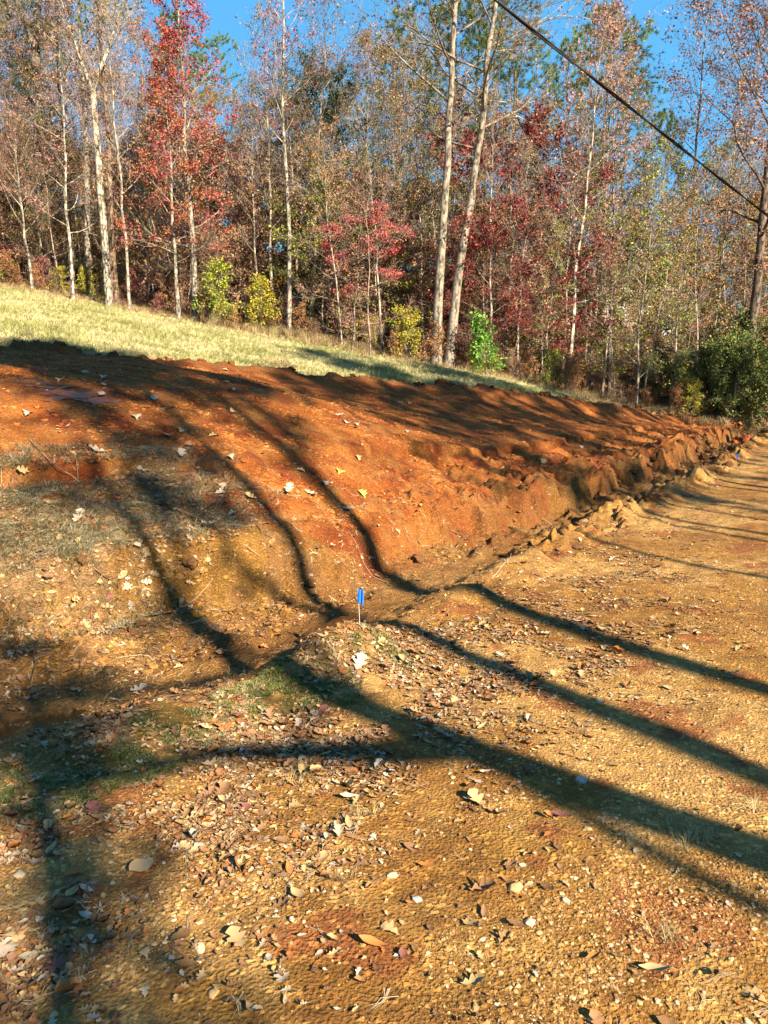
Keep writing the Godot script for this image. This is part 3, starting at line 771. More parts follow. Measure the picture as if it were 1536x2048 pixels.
# trees behind the photographer and across the road: their trunks, limbs and crowns cast the shadows in view
func roadside() -> void:
	var lab := "roadside tree on the far side of the dirt road, shading it"
	var grp := "roadside trees across the road"
	var s := {"clear": 0.62, "limbs": 12, "reach": 2.6, "up": 0.4, "up_top": 1.0, "kids": [6, 5], "leaves": 9, "size": 0.14, "pal": RUSSET, "patchy": 0.35, "bark": GREY, "twig": GREY, "shape": "oval"}
	var up := func(x: float, d: float, h: float, bend: float) -> Array:
		return wander(Vector3(x, -0.2, -d), Vector3(x, h, -d), 12, bend)
	rng.seed = 301
	put(plant("roadside_tree", s.merged({"clear": 0.74, "leaves": 12, "size": 0.17, "limbs": 14, "patchy": 0.3}, true), [[up.call(6.70, -2.09, 12.9, 0.02), 0.11, 0.035]], 601), Vector3.ZERO, lab, "tree", grp)
	var limb := func(pix: Array, y0: float, y1: float) -> Array:
		var r := []
		for k in pix.size():
			var g := ground(pix[k][0], pix[k][1])
			r.append(g + sun * (lerpf(y0, y1, float(k) / (pix.size() - 1)) / 0.5))
		return r
	rng.seed = 302
	var side: Array = limb.call([[735, 1248], [660, 1232], [600, 1212], [540, 1170], [462, 1120], [432, 1060], [380, 985]], 5.2, 7.2)
	put(plant("roadside_tree", s.merged({"clear": 0.72, "reach": 1.6, "leaves": 7, "patchy": 0.55}, true), [[up.call(5.60, -2.19, 11.6, 0.03), 0.14, 0.03], [side, 0.07, 0.03, {"clear": 0.8, "limbs": 2, "reach": 0.8, "leaves": 1, "flare": 0.0}]], 602), Vector3.ZERO, lab, "tree", grp)
	# leaning tree whose trunk and two limbs cross the foreground
	var cs := [Vector2(5.56, -1.16)]
	var trunk := []
	for k in 8:
		var t := k * 1.15
		var y := t * 0.6
		trunk.append(Vector3(5.56 - 0.767 * t, 0, 1.16 - 0.641 * t) + sun * (y / 0.5) + Vector3(0, 0 if k else -0.2, 0))
	trunk.append_array(limb.call([[480, 1335], [430, 1265], [335, 1175], [290, 1085], [205, 965], [150, 880]], 5.0, 7.4))
	var f: Array = limb.call([[900, 1490], [760, 1505], [600, 1505], [430, 1505], [200, 1560], [0, 1620]], 4.1, 5.6)
	var g2: Array = limb.call([[480, 1352], [340, 1378], [180, 1392], [0, 1405]], 5.0, 6.0)
	var tw := {"clear": 0.3, "limbs": 5, "reach": 0.8, "kids": [3, 2], "leaves": 2, "flare": 0.0}
	put(plant("roadside_tree", s.merged({"clear": 0.9, "limbs": 3, "reach": 1.0, "leaves": 1}, true), [[trunk, 0.19, 0.04], [f, 0.1, 0.03, tw], [g2, 0.055, 0.02, tw]], 603), Vector3.ZERO, lab, "tree", grp)
	rng.seed = 304
	var k4 := []
	for k in 10:
		var t := k * 1.2
		var q := Vector3(3.2 - 0.45 * t, 0, 6.3 - 0.893 * t)
		k4.append(q + sun * (t * 0.55 / 0.5))
	put(plant("roadside_tree", s.merged({"clear": 0.7, "limbs": 8, "reach": 1.3, "leaves": 6}, true), [[k4, 0.17, 0.05]], 604), Vector3.ZERO, lab, "tree", grp)
	var n := 0
	for q in [[11.4, -0.8, 14.0, 0.12], [12.6, 3.6, 14.5, 0.12], [14.6, 3.2, 13.0, 0.1], [15.2, 6.5, 14.0, 0.11], [17.5, 8.2, 13.0, 0.1], [19.0, 10.5, 14.0, 0.12], [9.17, -5.24, 16.0, 0.1, 0.72], [21.0, 14.0, 13.0, 0.12], [7.75, -4.95, 13.6, 0.11, 0.64], [11.0, 6.6, 14.5, 0.12], [13.4, 9.4, 13.0, 0.1], [12.4, 0.6, 12.5, 0.1], [7.94, -3.67, 14.2, 0.09, 0.72, 14], [6.9, -5.1, 13.8, 0.08, 0.74, 14], [8.7, -0.6, 11.0, 0.07, 0.6, 1], [9.7, 0.7, 11.5, 0.07, 0.6, 1], [10.3, 2.2, 11.0, 0.06, 0.6, 2]]:
		rng.seed = 320 + n
		put(plant("roadside_tree", s.merged({"clear": q[4] if q.size() > 4 else 0.5, "limbs": 18, "reach": 2.4, "leaves": q[5] if q.size() > 5 else 12, "size": 0.17, "patchy": 0.38}, true), [[up.call(q[0], q[1], q[2], 0.04), q[3], 0.03]], 620 + n), Vector3.ZERO, lab, "tree", grp)
		n += 1

# ---------------------------------------------------------------- main
func _ready() -> void:
	var cam := Camera3D.new()
	cam.name = "camera"
	cam.fov = rad_to_deg(2.0 * atan(1024.0 / F))
	cam.far = 600.0
	cam.near = 0.05
	add_child(cam)
	cam.position = Vector3(0, EYE, 0)
	cam.rotation = Vector3(-pitch, 0, 0)
	cam.current = true
	var env := Environment.new()
	env.background_mode = Environment.BG_SKY
	var sky := Sky.new()
	var sm := ProceduralSkyMaterial.new()
	sm.sky_top_color = Color(0.18, 0.40, 0.68)
	sm.sky_horizon_color = Color(0.43, 0.78, 1.0)
	sm.sky_curve = 0.62
	sm.ground_bottom_color = Color(0.2, 0.15, 0.1)
	sm.ground_horizon_color = Color(0.42, 0.48, 0.5)
	sm.sun_angle_max = 2.0
	sky.sky_material = sm
	env.sky = sky
	env.tonemap_mode = Environment.TONE_MAPPER_LINEAR
	env.tonemap_exposure = 3.6
	env.background_energy_multiplier = 0.37
	env.sdfgi_enabled = true
	env.ssao_enabled = true
	env.ssil_enabled = true
	var we := WorldEnvironment.new()
	we.name = "environment"
	we.environment = env
	add_child(we)
	var sl := DirectionalLight3D.new()
	sl.name = "sun"
	sl.light_color = Color(1.0, 0.945, 0.86)
	sl.light_energy = 1.6
	sl.light_angular_distance = 0.65
	sl.shadow_enabled = true
	add_child(sl)
	sl.look_at_from_position(sun * 50.0, Vector3.ZERO, Vector3.UP)

	n_big = noise(FastNoiseLite.TYPE_SIMPLEX_SMOOTH, 1.0, 1, 2)
	n_mid = noise(FastNoiseLite.TYPE_SIMPLEX_SMOOTH, 1.0, 2, 3)
	n_fine = noise(FastNoiseLite.TYPE_SIMPLEX_SMOOTH, 1.0, 3, 3)
	n_cell = noise(FastNoiseLite.TYPE_CELLULAR, 1.0, 4, 1)
	n_cell.fractal_type = FastNoiseLite.FRACTAL_NONE
	n_cell.cellular_return_type = FastNoiseLite.RETURN_CELL_VALUE
	n_cell.cellular_jitter = 0.95
	build_profile()
	make_materials()
	for m in MOSS:
		var g := ground(m[0], m[1])
		moss_at.append(Vector3(g.x, -g.z, m[2]))
	print("terrain ", Time.get_ticks_msec())
	terrain()
	print("wood ", Time.get_ticks_msec())
	wood()
	roadside()
	print("cover ", Time.get_ticks_msec())
	ground_cover()
	grass()
	bits()
	print("done ", Time.get_ticks_msec())

func axis(fine_lo: float, fine_hi: float, step: float, lo: float, hi: float, grow: float, grow_hi := 0.0) -> PackedFloat32Array:
	var left := []
	var s := step
	var x := fine_lo
	while x > lo:
		s *= grow
		x -= s
		left.push_front(maxf(x, lo))
	var r := PackedFloat32Array(left)
	x = fine_lo
	while x < fine_hi:
		r.append(x)
		x += step
	s = step
	while x < hi:
		r.append(x)
		s *= grow_hi if grow_hi > 0.0 else grow
		x += s
	r.append(hi)
	return r

func terrain() -> void:
	var us := axis(-4.0, 3.4, 0.019, -30.0, 75.0, 1.06, 1.0125)
	var rv := axis(-3.5, 0.0, 0.019, -45.0, 0.0, 1.09)
	rv[-1] = 0.0
	sheet("road", us, func(j, _vc): return rv[j], rv.size(), M.road)
	var nb := 105
	sheet("bank", us, func(j, vc): return 2.3 * j / nb if j <= nb else 2.3 + (vc - 2.3) * pow((j - nb) / 75.0, 1.15), nb + 76, M.bank)
	sheet("field", us, func(j, vc): return vc + 0.11 * j + 0.012 * j * j + 0.0004 * j * j * j, 62, M.field)

# ---------------------------------------------------------------- small meshes
func leaf_mesh(half: Array, length: float, cup: float, curl: float, seed_: int) -> ArrayMesh:   # half: [along 0..1, half width/length], a flat dry blade with bends of its own
	var r := RandomNumberGenerator.new()
	r.seed = seed_
	var v := PackedVector3Array()
	var ix := PackedInt32Array()
	var tw := r.randf_range(-0.9, 0.9)
	for k in half.size():
		var t: float = half[k][0]
		var w: float = half[k][1]
		var y := curl * (t - 0.35) * (t - 0.35) * length + r.randf_range(-0.012, 0.012) * length
		var z := (t - 0.5) * length
		var roll := tw * (t - 0.5)
		for sgn in [-1.0, 0.0, 1.0]:
			var x: float = sgn * w * length * r.randf_range(0.9, 1.1)
			v.append(Vector3(x, y + cup * absf(x) * 1.2 + x * roll + (r.randf_range(-0.02, 0.03) * length if sgn != 0.0 else 0.0), z + (r.randf_range(-0.01, 0.01) * length)))
	for k in half.size() - 1:
		for c in 2:
			var a := k * 3 + c
			ix.append_array([a, a + 3, a + 1, a + 1, a + 3, a + 4])
	# stalk
	var b := v.size()
	v.append_array([Vector3(-0.012 * length, 0.01 * length, -0.5 * length), Vector3(0.012 * length, 0.01 * length, -0.5 * length), Vector3(0.06 * length, 0.03 * length, -0.8 * length)])
	ix.append_array([b, b + 1, b + 2])
	var st := SurfaceTool.new()
	st.begin(Mesh.PRIMITIVE_TRIANGLES)
	st.set_smooth_group(0)
	for q in v: st.add_vertex(q)
	for q in ix: st.add_index(q)
	st.generate_normals()
	var m := st.commit()
	return m

func stone_mesh(seed_: int, sub: int, rough: float) -> ArrayMesh:
	var r := RandomNumberGenerator.new()
	r.seed = seed_
	var st := SurfaceTool.new()
	st.begin(Mesh.PRIMITIVE_TRIANGLES)
	st.set_smooth_group(0 if sub > 2 else -1)
	var nz := noise(FastNoiseLite.TYPE_SIMPLEX_SMOOTH, 0.9, seed_, 2)
	var axes := [Vector3.RIGHT, Vector3.UP, Vector3.BACK]
	var f := func(p: Vector3) -> Vector3:
		var q := p.normalized()
		var m := 1.0
		for k in 8:      # a few broken faces
			var c := Vector3(sin(k * 2.1 + seed_), cos(k * 1.7 + seed_ * 2.0), sin(k * 3.3 + seed_ * 0.7)).normalized()
			var dd := q.dot(c)
			if dd > 0.66: m = minf(m, 0.66 / dd)
		return q * m * (1.0 + rough * nz.get_noise_3dv(q * 1.6))
	for fc in 6:
		var nn: Vector3 = axes[fc % 3] * (1.0 if fc < 3 else -1.0)
		var a: Vector3 = axes[(fc + 1) % 3]
		var b := nn.cross(a)
		for i in sub:
			for j in sub:
				var c := func(ii: int, jj: int) -> Vector3: return f.call(nn + a * (2.0 * ii / sub - 1.0) + b * (2.0 * jj / sub - 1.0))
				var p00: Vector3 = c.call(i, j)
				var p10: Vector3 = c.call(i + 1, j)
				var p01: Vector3 = c.call(i, j + 1)
				var p11: Vector3 = c.call(i + 1, j + 1)
				for q in [p00, p01, p10, p10, p01, p11]: st.add_vertex(q)
	if sub > 2: st.index()
	st.generate_normals()
	return st.commit()

const OAK := [[0.0, 0.02], [0.12, 0.05], [0.24, 0.2], [0.32, 0.19], [0.38, 0.09], [0.5, 0.33], [0.6, 0.34], [0.67, 0.12], [0.8, 0.26], [0.9, 0.17], [1.0, 0.03]]
const OVAL := [[0.0, 0.02], [0.12, 0.17], [0.28, 0.27], [0.42, 0.24], [0.55, 0.31], [0.72, 0.25], [0.88, 0.13], [1.0, 0.01]]
const ROUND := [[0.0, 0.06], [0.08, 0.24], [0.25, 0.42], [0.5, 0.5], [0.75, 0.4], [0.92, 0.2], [1.0, 0.02]]
const LONG := [[0.0, 0.01], [0.15, 0.1], [0.35, 0.17], [0.6, 0.18], [0.8, 0.12], [1.0, 0.01]]
const STAR := [[0.0, 0.03], [0.08, 0.3], [0.2, 0.18], [0.32, 0.5], [0.45, 0.22], [0.55, 0.42], [0.66, 0.14], [0.82, 0.1], [1.0, 0.01]]

func lie(x: float, d: float, scl: Vector3, sink: float, slope := 1.0, turn := -1.0) -> Transform3D:
	var nn := normal_at(x, d).lerp(Vector3.UP, 1.0 - slope).normalized()
	var a := rng.randf() * TAU if turn < 0.0 else turn
	var fw := Vector3(cos(a), 0, sin(a))
	fw = (fw - nn * fw.dot(nn)).normalized()
	var b := Basis(nn.cross(fw), nn, fw)
	return Transform3D(b.scaled_local(scl), Vector3(x, H(x, d) + sink, -d))

func tinted(c: Color, lo := 0.8, hi := 1.2) -> Color:
	var f := rng.randf_range(lo, hi)
	return Color(c.r * f, c.g * f * rng.randf_range(0.95, 1.05), c.b * f * rng.randf_range(0.9, 1.1))

const STONES := [Color(0.40, 0.24, 0.08), Color(0.34, 0.18, 0.055), Color(0.46, 0.30, 0.12), Color(0.26, 0.13, 0.045), Color(0.38, 0.21, 0.065), Color(0.52, 0.38, 0.2), Color(0.31, 0.16, 0.05), Color(0.38, 0.22, 0.07), Color(0.33, 0.18, 0.055)]
const LEAVES := {"tan": Color(0.42, 0.27, 0.12), "brown": Color(0.21, 0.11, 0.048), "grey": Color(0.40, 0.31, 0.21), "rust": Color(0.34, 0.13, 0.035), "wine": Color(0.18, 0.07, 0.05), "yellow": Color(0.5, 0.34, 0.06)}

func litter_amount(x: float, d: float) -> float:
	var q := uv(x, d)
	var nz := 1.5 * n_mid.get_noise_2d(x * 1.3 + 11.0, d * 1.3) + 0.6 * n_fine.get_noise_2d(x * 4.0, d * 4.0)
	var a := 0.0
	if q.y < 0.3:
		a = 1.5 * exp(-pow((q.y + 1.15 + 0.2 * sin(q.x)) / 0.6, 2.0)) * maxf(0.0, 0.5 + nz) * smoothstep(-5.0, -2.5, q.x) * (1.0 if q.x < 1.0 else 0.75)
		a *= 0.7
		a += 0.006
		for m in moss_at:
			if Vector2(x - m.x, d - m.y).length() < m.z * 0.9: a *= 0.6
	elif q.x < 0.9 and q.y > 1.1 and q.y < 2.4:
		a = 0.8 * smoothstep(0.9, -0.3, q.x) + nz * 0.3
	elif q.y < 1.4:
		a = 0.10 + 0.1 * nz
	else:
		a = 0.035
	return clampf(a, 0.0, 1.0)

func view_point() -> Vector2:      # a random ground spot, denser close by
	var d := 1.45 * exp(rng.randf() * rng.randf_range(1.2, 2.6))
	return Vector2(rng.randf_range(-0.62, 0.62) * (d + 0.3), d)

func ground_cover() -> void:
	rng.seed = 900
	# gravel
	var pm := []
	for k in 3:
		var m := stone_mesh(40 + k, 2, 0.6)
		m.surface_set_material(0, M.stone)
		pm.append(m)
	var xs := [[], [], []]
	var cs := [[], [], []]
	for k in 170000:
		var p := view_point()
		var q := uv(p.x, p.y)
		if q.y > 1.0: continue
		var patch := n_mid.get_noise_2d(p.x * 0.9 + 70.0, p.y * 0.9)
		var dens := clampf(0.14 + 1.5 * patch + 1.5 * n_mid.get_noise_2d(q.x * 0.35 + 10.0, q.y * 2.6) + 0.3 * smoothstep(-1.8, -3.2, q.y), 0.03, 1.0) * (1.0 if q.y < -0.1 else 0.45)
		if rng.randf() > dens: continue
		var sz := 0.0018 + 0.008 * pow(rng.randf(), 8.0) + 0.0002 * p.y
		var scl := Vector3(sz * rng.randf_range(0.8, 1.5), sz * rng.randf_range(0.4, 0.8), sz)
		var w := rng.randi() % 3
		xs[w].append(Transform3D(Basis(Vector3.UP, rng.randf() * TAU).scaled_local(scl), Vector3(p.x, H(p.x, p.y) + scl.y * rng.randf_range(-0.35, 0.25), -p.y)))
		cs[w].append(tinted(STONES[rng.randi() % STONES.size()], 0.65, 1.05))
	for w in 3:
		scatter("gravel", pm[w], xs[w], cs[w], ["fine tan gravel pressed into the dirt road", "broken yellow-brown gravel pressed into the dirt road", "mixed pale gravel pressed into the dirt road"][w], "gravel")
	# crumbs of clay on the bank
	var ex := []
	var ec := []
	for k in 170000:
		var d := 4.2 * exp(rng.randf() * 1.6)
		var x := rng.randf_range(-0.58, 0.58) * d
		var q := uv(x, d)
		if q.y < 0.35 or q.y > crest(q.x): continue
		if rng.randf() > 0.25 + 1.3 * n_mid.get_noise_2d(x * 0.9, d * 0.9 + 33.0): continue
		var sz := 0.003 + 0.024 * pow(rng.randf(), 6.0) + 0.0005 * d
		ex.append(Transform3D(Basis(Vector3.UP, rng.randf() * TAU).scaled_local(Vector3(sz * rng.randf_range(0.8, 1.5), sz * rng.randf_range(0.4, 0.8), sz)), Vector3(x, hgt(q.x, q.y) + sz * 0.1, -d)))
		var sc := soil(q.x, q.y, Vector2(x, d), crest(q.x))
		ec.append(tinted(sc, 0.6, 1.1))
	scatter("clay_crumbs", pm[1], ex, ec, "loose crumbs of red clay over the graded slope", "soil")
	# single stones
	var big := []
	for k in 4: big.append(stone_mesh(60 + k, 4, 0.3))
	var smat := {}
	for q in [["pale", Color(0.5, 0.38, 0.22)], ["tan", Color(0.45, 0.29, 0.12)], ["brown", Color(0.30, 0.16, 0.07)], ["grey", Color(0.42, 0.36, 0.29)]]:
		smat[q[0]] = mat(Color(q[1]).linear_to_srgb(), 0.85, false)
	var keys := smat.keys()
	var fixed := [[1030, 1777, 0.028, "tan"], [1163, 1563, 0.03, "grey"], [410, 1560, 0.016, "tan"], [40, 1752, 0.02, "pale"], [1133, 1802, 0.014, "pale"], [1060, 1846, 0.02, "pale"], [785, 1752, 0.02, "pale"], [835, 1800, 0.02, "grey"], [400, 1898, 0.02, "pale"], [610, 1678, 0.016, "pale"], [426, 1989, 0.016, "tan"], [1045, 1730, 0.012, "pale"], [1175, 1658, 0.014, "tan"], [905, 1555, 0.013, "tan"], [250, 1502, 0.012, "pale"], [1037, 1564, 0.01, "pale"]]
	for k in 60:
		var pos: Vector3
		var sz: float
		var c: String
		if k < fixed.size():
			pos = ground(fixed[k][0], fixed[k][1]); sz = fixed[k][2]; c = fixed[k][3]
		else:
			pos = ground(rng.randf_range(0, 1536), rng.randf_range(1380, 2040)); sz = rng.randf_range(0.006, 0.012); c = keys[rng.randi() % 4]
			if uv(pos.x, -pos.z).y > -0.2: continue
		var o := top("stone", big[k % 4], "small %s stone lying in the gravel of the dirt road" % c, "stone", "%s stones on the dirt road" % c)
		if k == 0: o.set_meta("label", "roundish tan stone, larger than the gravel around it"); o.remove_meta("group")
		if k == 1: o.set_meta("label", "flat bluish-grey stone lying in the trunk shadow on the road"); o.remove_meta("group")
		o.material_override = smat[c]
		o.transform = lie(pos.x, -pos.z, Vector3(sz * rng.randf_range(0.9, 1.3), sz * rng.randf_range(0.4, 0.7), sz), sz * 0.12)
	# fallen leaves: the largest are things, the rest a litter
	var shapes := []
	for k in 3: shapes.append(["oak", leaf_mesh(OAK, 1.0, rng.randf_range(0.1, 0.5), rng.randf_range(-0.5, 0.7), 70 + k)])
	shapes.append(["oval", leaf_mesh(OVAL, 1.0, 0.25, 0.3, 80)])
	shapes.append(["narrow", leaf_mesh(LONG, 1.0, 0.6, 0.6, 81)])
	shapes.append(["maple", leaf_mesh(STAR, 1.0, 0.35, -0.4, 82)])
	shapes.append(["oak", leaf_mesh(OAK, 1.0, 0.8, 0.9, 83)])
	shapes.append(["curled", leaf_mesh(OVAL, 1.0, 1.3, 1.0, 84)])
	var round_leaf := leaf_mesh(ROUND, 1.0, 0.12, 0.1, 85)
	var lm := {}
	for c in LEAVES:
		lm[c] = mat(Color(LEAVES[c]).linear_to_srgb(), 0.7, false)
		lm[c].cull_mode = BaseMaterial3D.CULL_DISABLED
	var hero := [[283, 1738, 0.085, 3, "tan", "round tan leaf lying flat among gravel and litter"], [745, 1897, 0.085, 4, "rust", "curled bright orange leaf on bare dirt"], [148, 1752, 0.08, 3, "rust", "pale reddish oval leaf lying beside the round tan leaf"], [718, 1333, 0.13, 0, "grey", "pale grey oak leaf lying on the berm below the survey flag"], [955, 1608, 0.10, 0, "tan", "tan lobed oak leaf on the road below the trunk shadow"], [705, 1548, 0.06, 3, "rust", "rust-red oval leaf at the upper edge of the gravel"], [595, 1800, 0.09, 4, "tan", "narrow tan leaf casting a thin shadow on bare dirt"], [1310, 1950, 0.09, 4, "tan", "long dry tan leaf on the coarse gravel"], [1187, 1922, 0.05, 4, "rust", "small orange-brown leaf on the coarse gravel"], [450, 1455, 0.11, 5, "rust", "orange-brown maple leaf on the moss strip"], [275, 1385, 0.11, 0, "grey", "pale oak leaf lying in the branch shadow left of the moss"], [620, 990, 0.14, 0, "grey", "pale oak leaf lying in the open on the red slope above the ditch"], [725, 990, 0.13, 5, "yellow", "yellow leaf on the sunlit red slope"], [680, 945, 0.13, 5, "yellow", "yellow star-shaped leaf higher on the red slope"], [195, 905, 0.16, 0, "grey", "pale lobed leaf on the shaded slope above the grassy lip"], [135, 1483, 0.13, 0, "tan", "wide pale oak leaf on gravel left of the moss strip"], [20, 1900, 0.08, 5, "grey", "bluish pale leaf in the shade at the litter's edge"], [112, 1943, 0.07, 5, "wine", "wine-red leaf lying on the pressed red clay"]]
	var zone_of := func(p: Vector3) -> String:
		var q := uv(p.x, -p.z)
		if q.y > 2.3 or (q.y > 0.8 and q.x > 0.9): return "the red clay slope"
		if q.y > 0.9: return "the grassy lip of the bank"
		if q.y > -0.2: return "the floor of the ditch"
		if q.y > -1.7: return "the littered road edge"
		return "the bare road"
	var made := 0
	for q in hero:
		var p := ground(q[0], q[1])
		var o := top("fallen_leaf", round_leaf if made == 0 else shapes[q[3]][1], q[5], "leaf")
		o.material_override = lm[q[4]]
		o.transform = lie(p.x, -p.z, Vector3.ONE * q[2], 0.012)
		made += 1
	var cols := ["tan", "tan", "brown", "grey", "tan", "brown", "brown", "tan", "rust", "tan", "wine", "grey"]
	var tries := 0
	while made < 250 and tries < 9000:
		tries += 1
		var p := ground(rng.randf_range(0, 1536), rng.randf_range(1000, 2040))
		if rng.randf() > litter_amount(p.x, -p.z) + 0.003: continue
		var sh: Array = shapes[[0, 1, 2, 3, 4, 5, 6, 7, 0, 2][rng.randi() % 10]]
		var c: String = cols[rng.randi() % cols.size()]
		var z: String = zone_of.call(p)
		var o := top("fallen_leaf", sh[1], "dry %s %s leaf lying on %s" % [c, sh[0], z], "leaf", "%s %s leaves on %s" % [c, sh[0], z])
		o.material_override = lm[c]
		o.transform = lie(p.x, -p.z, Vector3.ONE * (0.032 + 0.06 * pow(rng.randf(), 1.8)), 0.01, 0.8)
		made += 1
	while made < 300:
		var p := ground(rng.randf_range(0, 1400), rng.randf_range(740, 1060))
		var q := uv(p.x, -p.z)
		if q.y < 0.9 or q.y > crest(q.x): continue
		var sh: Array = shapes[[0, 1, 5, 2][rng.randi() % 4]]
		var c: String = ["grey", "grey", "tan", "grey"][rng.randi() % 4]
		var o := top("fallen_leaf", sh[1], "dry %s %s leaf lying on the red clay slope" % [c, sh[0]], "leaf", "%s %s leaves on the red clay slope" % [c, sh[0]])
		o.material_override = lm[c]
		o.transform = lie(p.x, -p.z, Vector3.ONE * rng.randf_range(0.1, 0.15), 0.02, 0.7)
		made += 1
	var lx := []
	var lc := []
	for s in shapes:
		lx.append([]); lc.append([])
		s[1].surface_set_material(0, M.dry)
	tries = 0
	while tries < 200000:
		tries += 1
		var p := view_point()
		var amt := litter_amount(p.x, p.y)
		if rng.randf() > amt * 0.95: continue
		var s: int = [0, 1, 2, 3, 4, 5, 6, 7, 3, 4, 0, 1][rng.randi() % 12]
		lx[s].append(lie(p.x, p.y, Vector3.ONE * rng.randf_range(0.010, 0.036) * (2.0 if rng.randf() < 0.1 else 1.0), 0.002 + rng.randf() * 0.008, 0.5 + 0.5 * rng.randf()))
		lc[s].append(tinted(LEAVES[["tan", "brown", "brown", "tan", "brown", "brown", "grey", "rust", "brown"][rng.randi() % 9]], 0.6, 1.15))
	for s in shapes.size():
		scatter("leaf_litter", shapes[s][1], lx[s], lc[s], ["crumpled lobed leaf litter along the road edge", "flat lobed leaf litter along the road edge", "torn lobed leaf litter along the road edge", "oval leaf litter along the road edge", "narrow leaf litter along the road edge", "star-shaped leaf litter along the road edge", "rolled lobed leaf litter along the road edge", "tightly curled leaf litter along the road edge"][s], "leaf litter")
	# pine straw and stems lying about
	var G := Geo.new()
	for k in 5:
		var a := Vector3(rng.randf_range(-0.3, 0.3), 0.02, -0.5 + rng.randf() * 0.2)
		G.bent(a, Vector3(rng.randf_range(-0.1, 0.1), 0.08 * rng.randf() + 0.02, 0), Vector3(rng.randf_range(-0.3, 0.3), 0.03, 0.5), 0.022, Color.WHITE)
	var straw := G.mesh(M.dry)
	var sx := []
	var sc := []
	for k in 26000:
		var p := view_point()
		var q := uv(p.x, p.y)
		var amt := litter_amount(p.x, p.y)
		if q.y > 0.5 and q.y < 1.6: amt = 0.5
		if rng.randf() > amt * 0.8: continue
		sx.append(lie(p.x, p.y, Vector3.ONE * rng.randf_range(0.04, 0.13), 0.004, 1.0))
		sc.append(tinted([Color(0.36, 0.25, 0.12), Color(0.42, 0.31, 0.17), Color(0.24, 0.13, 0.06)][rng.randi() % 3]))
	scatter("dry_straw", straw, sx, sc, "loose dry straw and pine needles strewn over ditch and road edge", "straw")

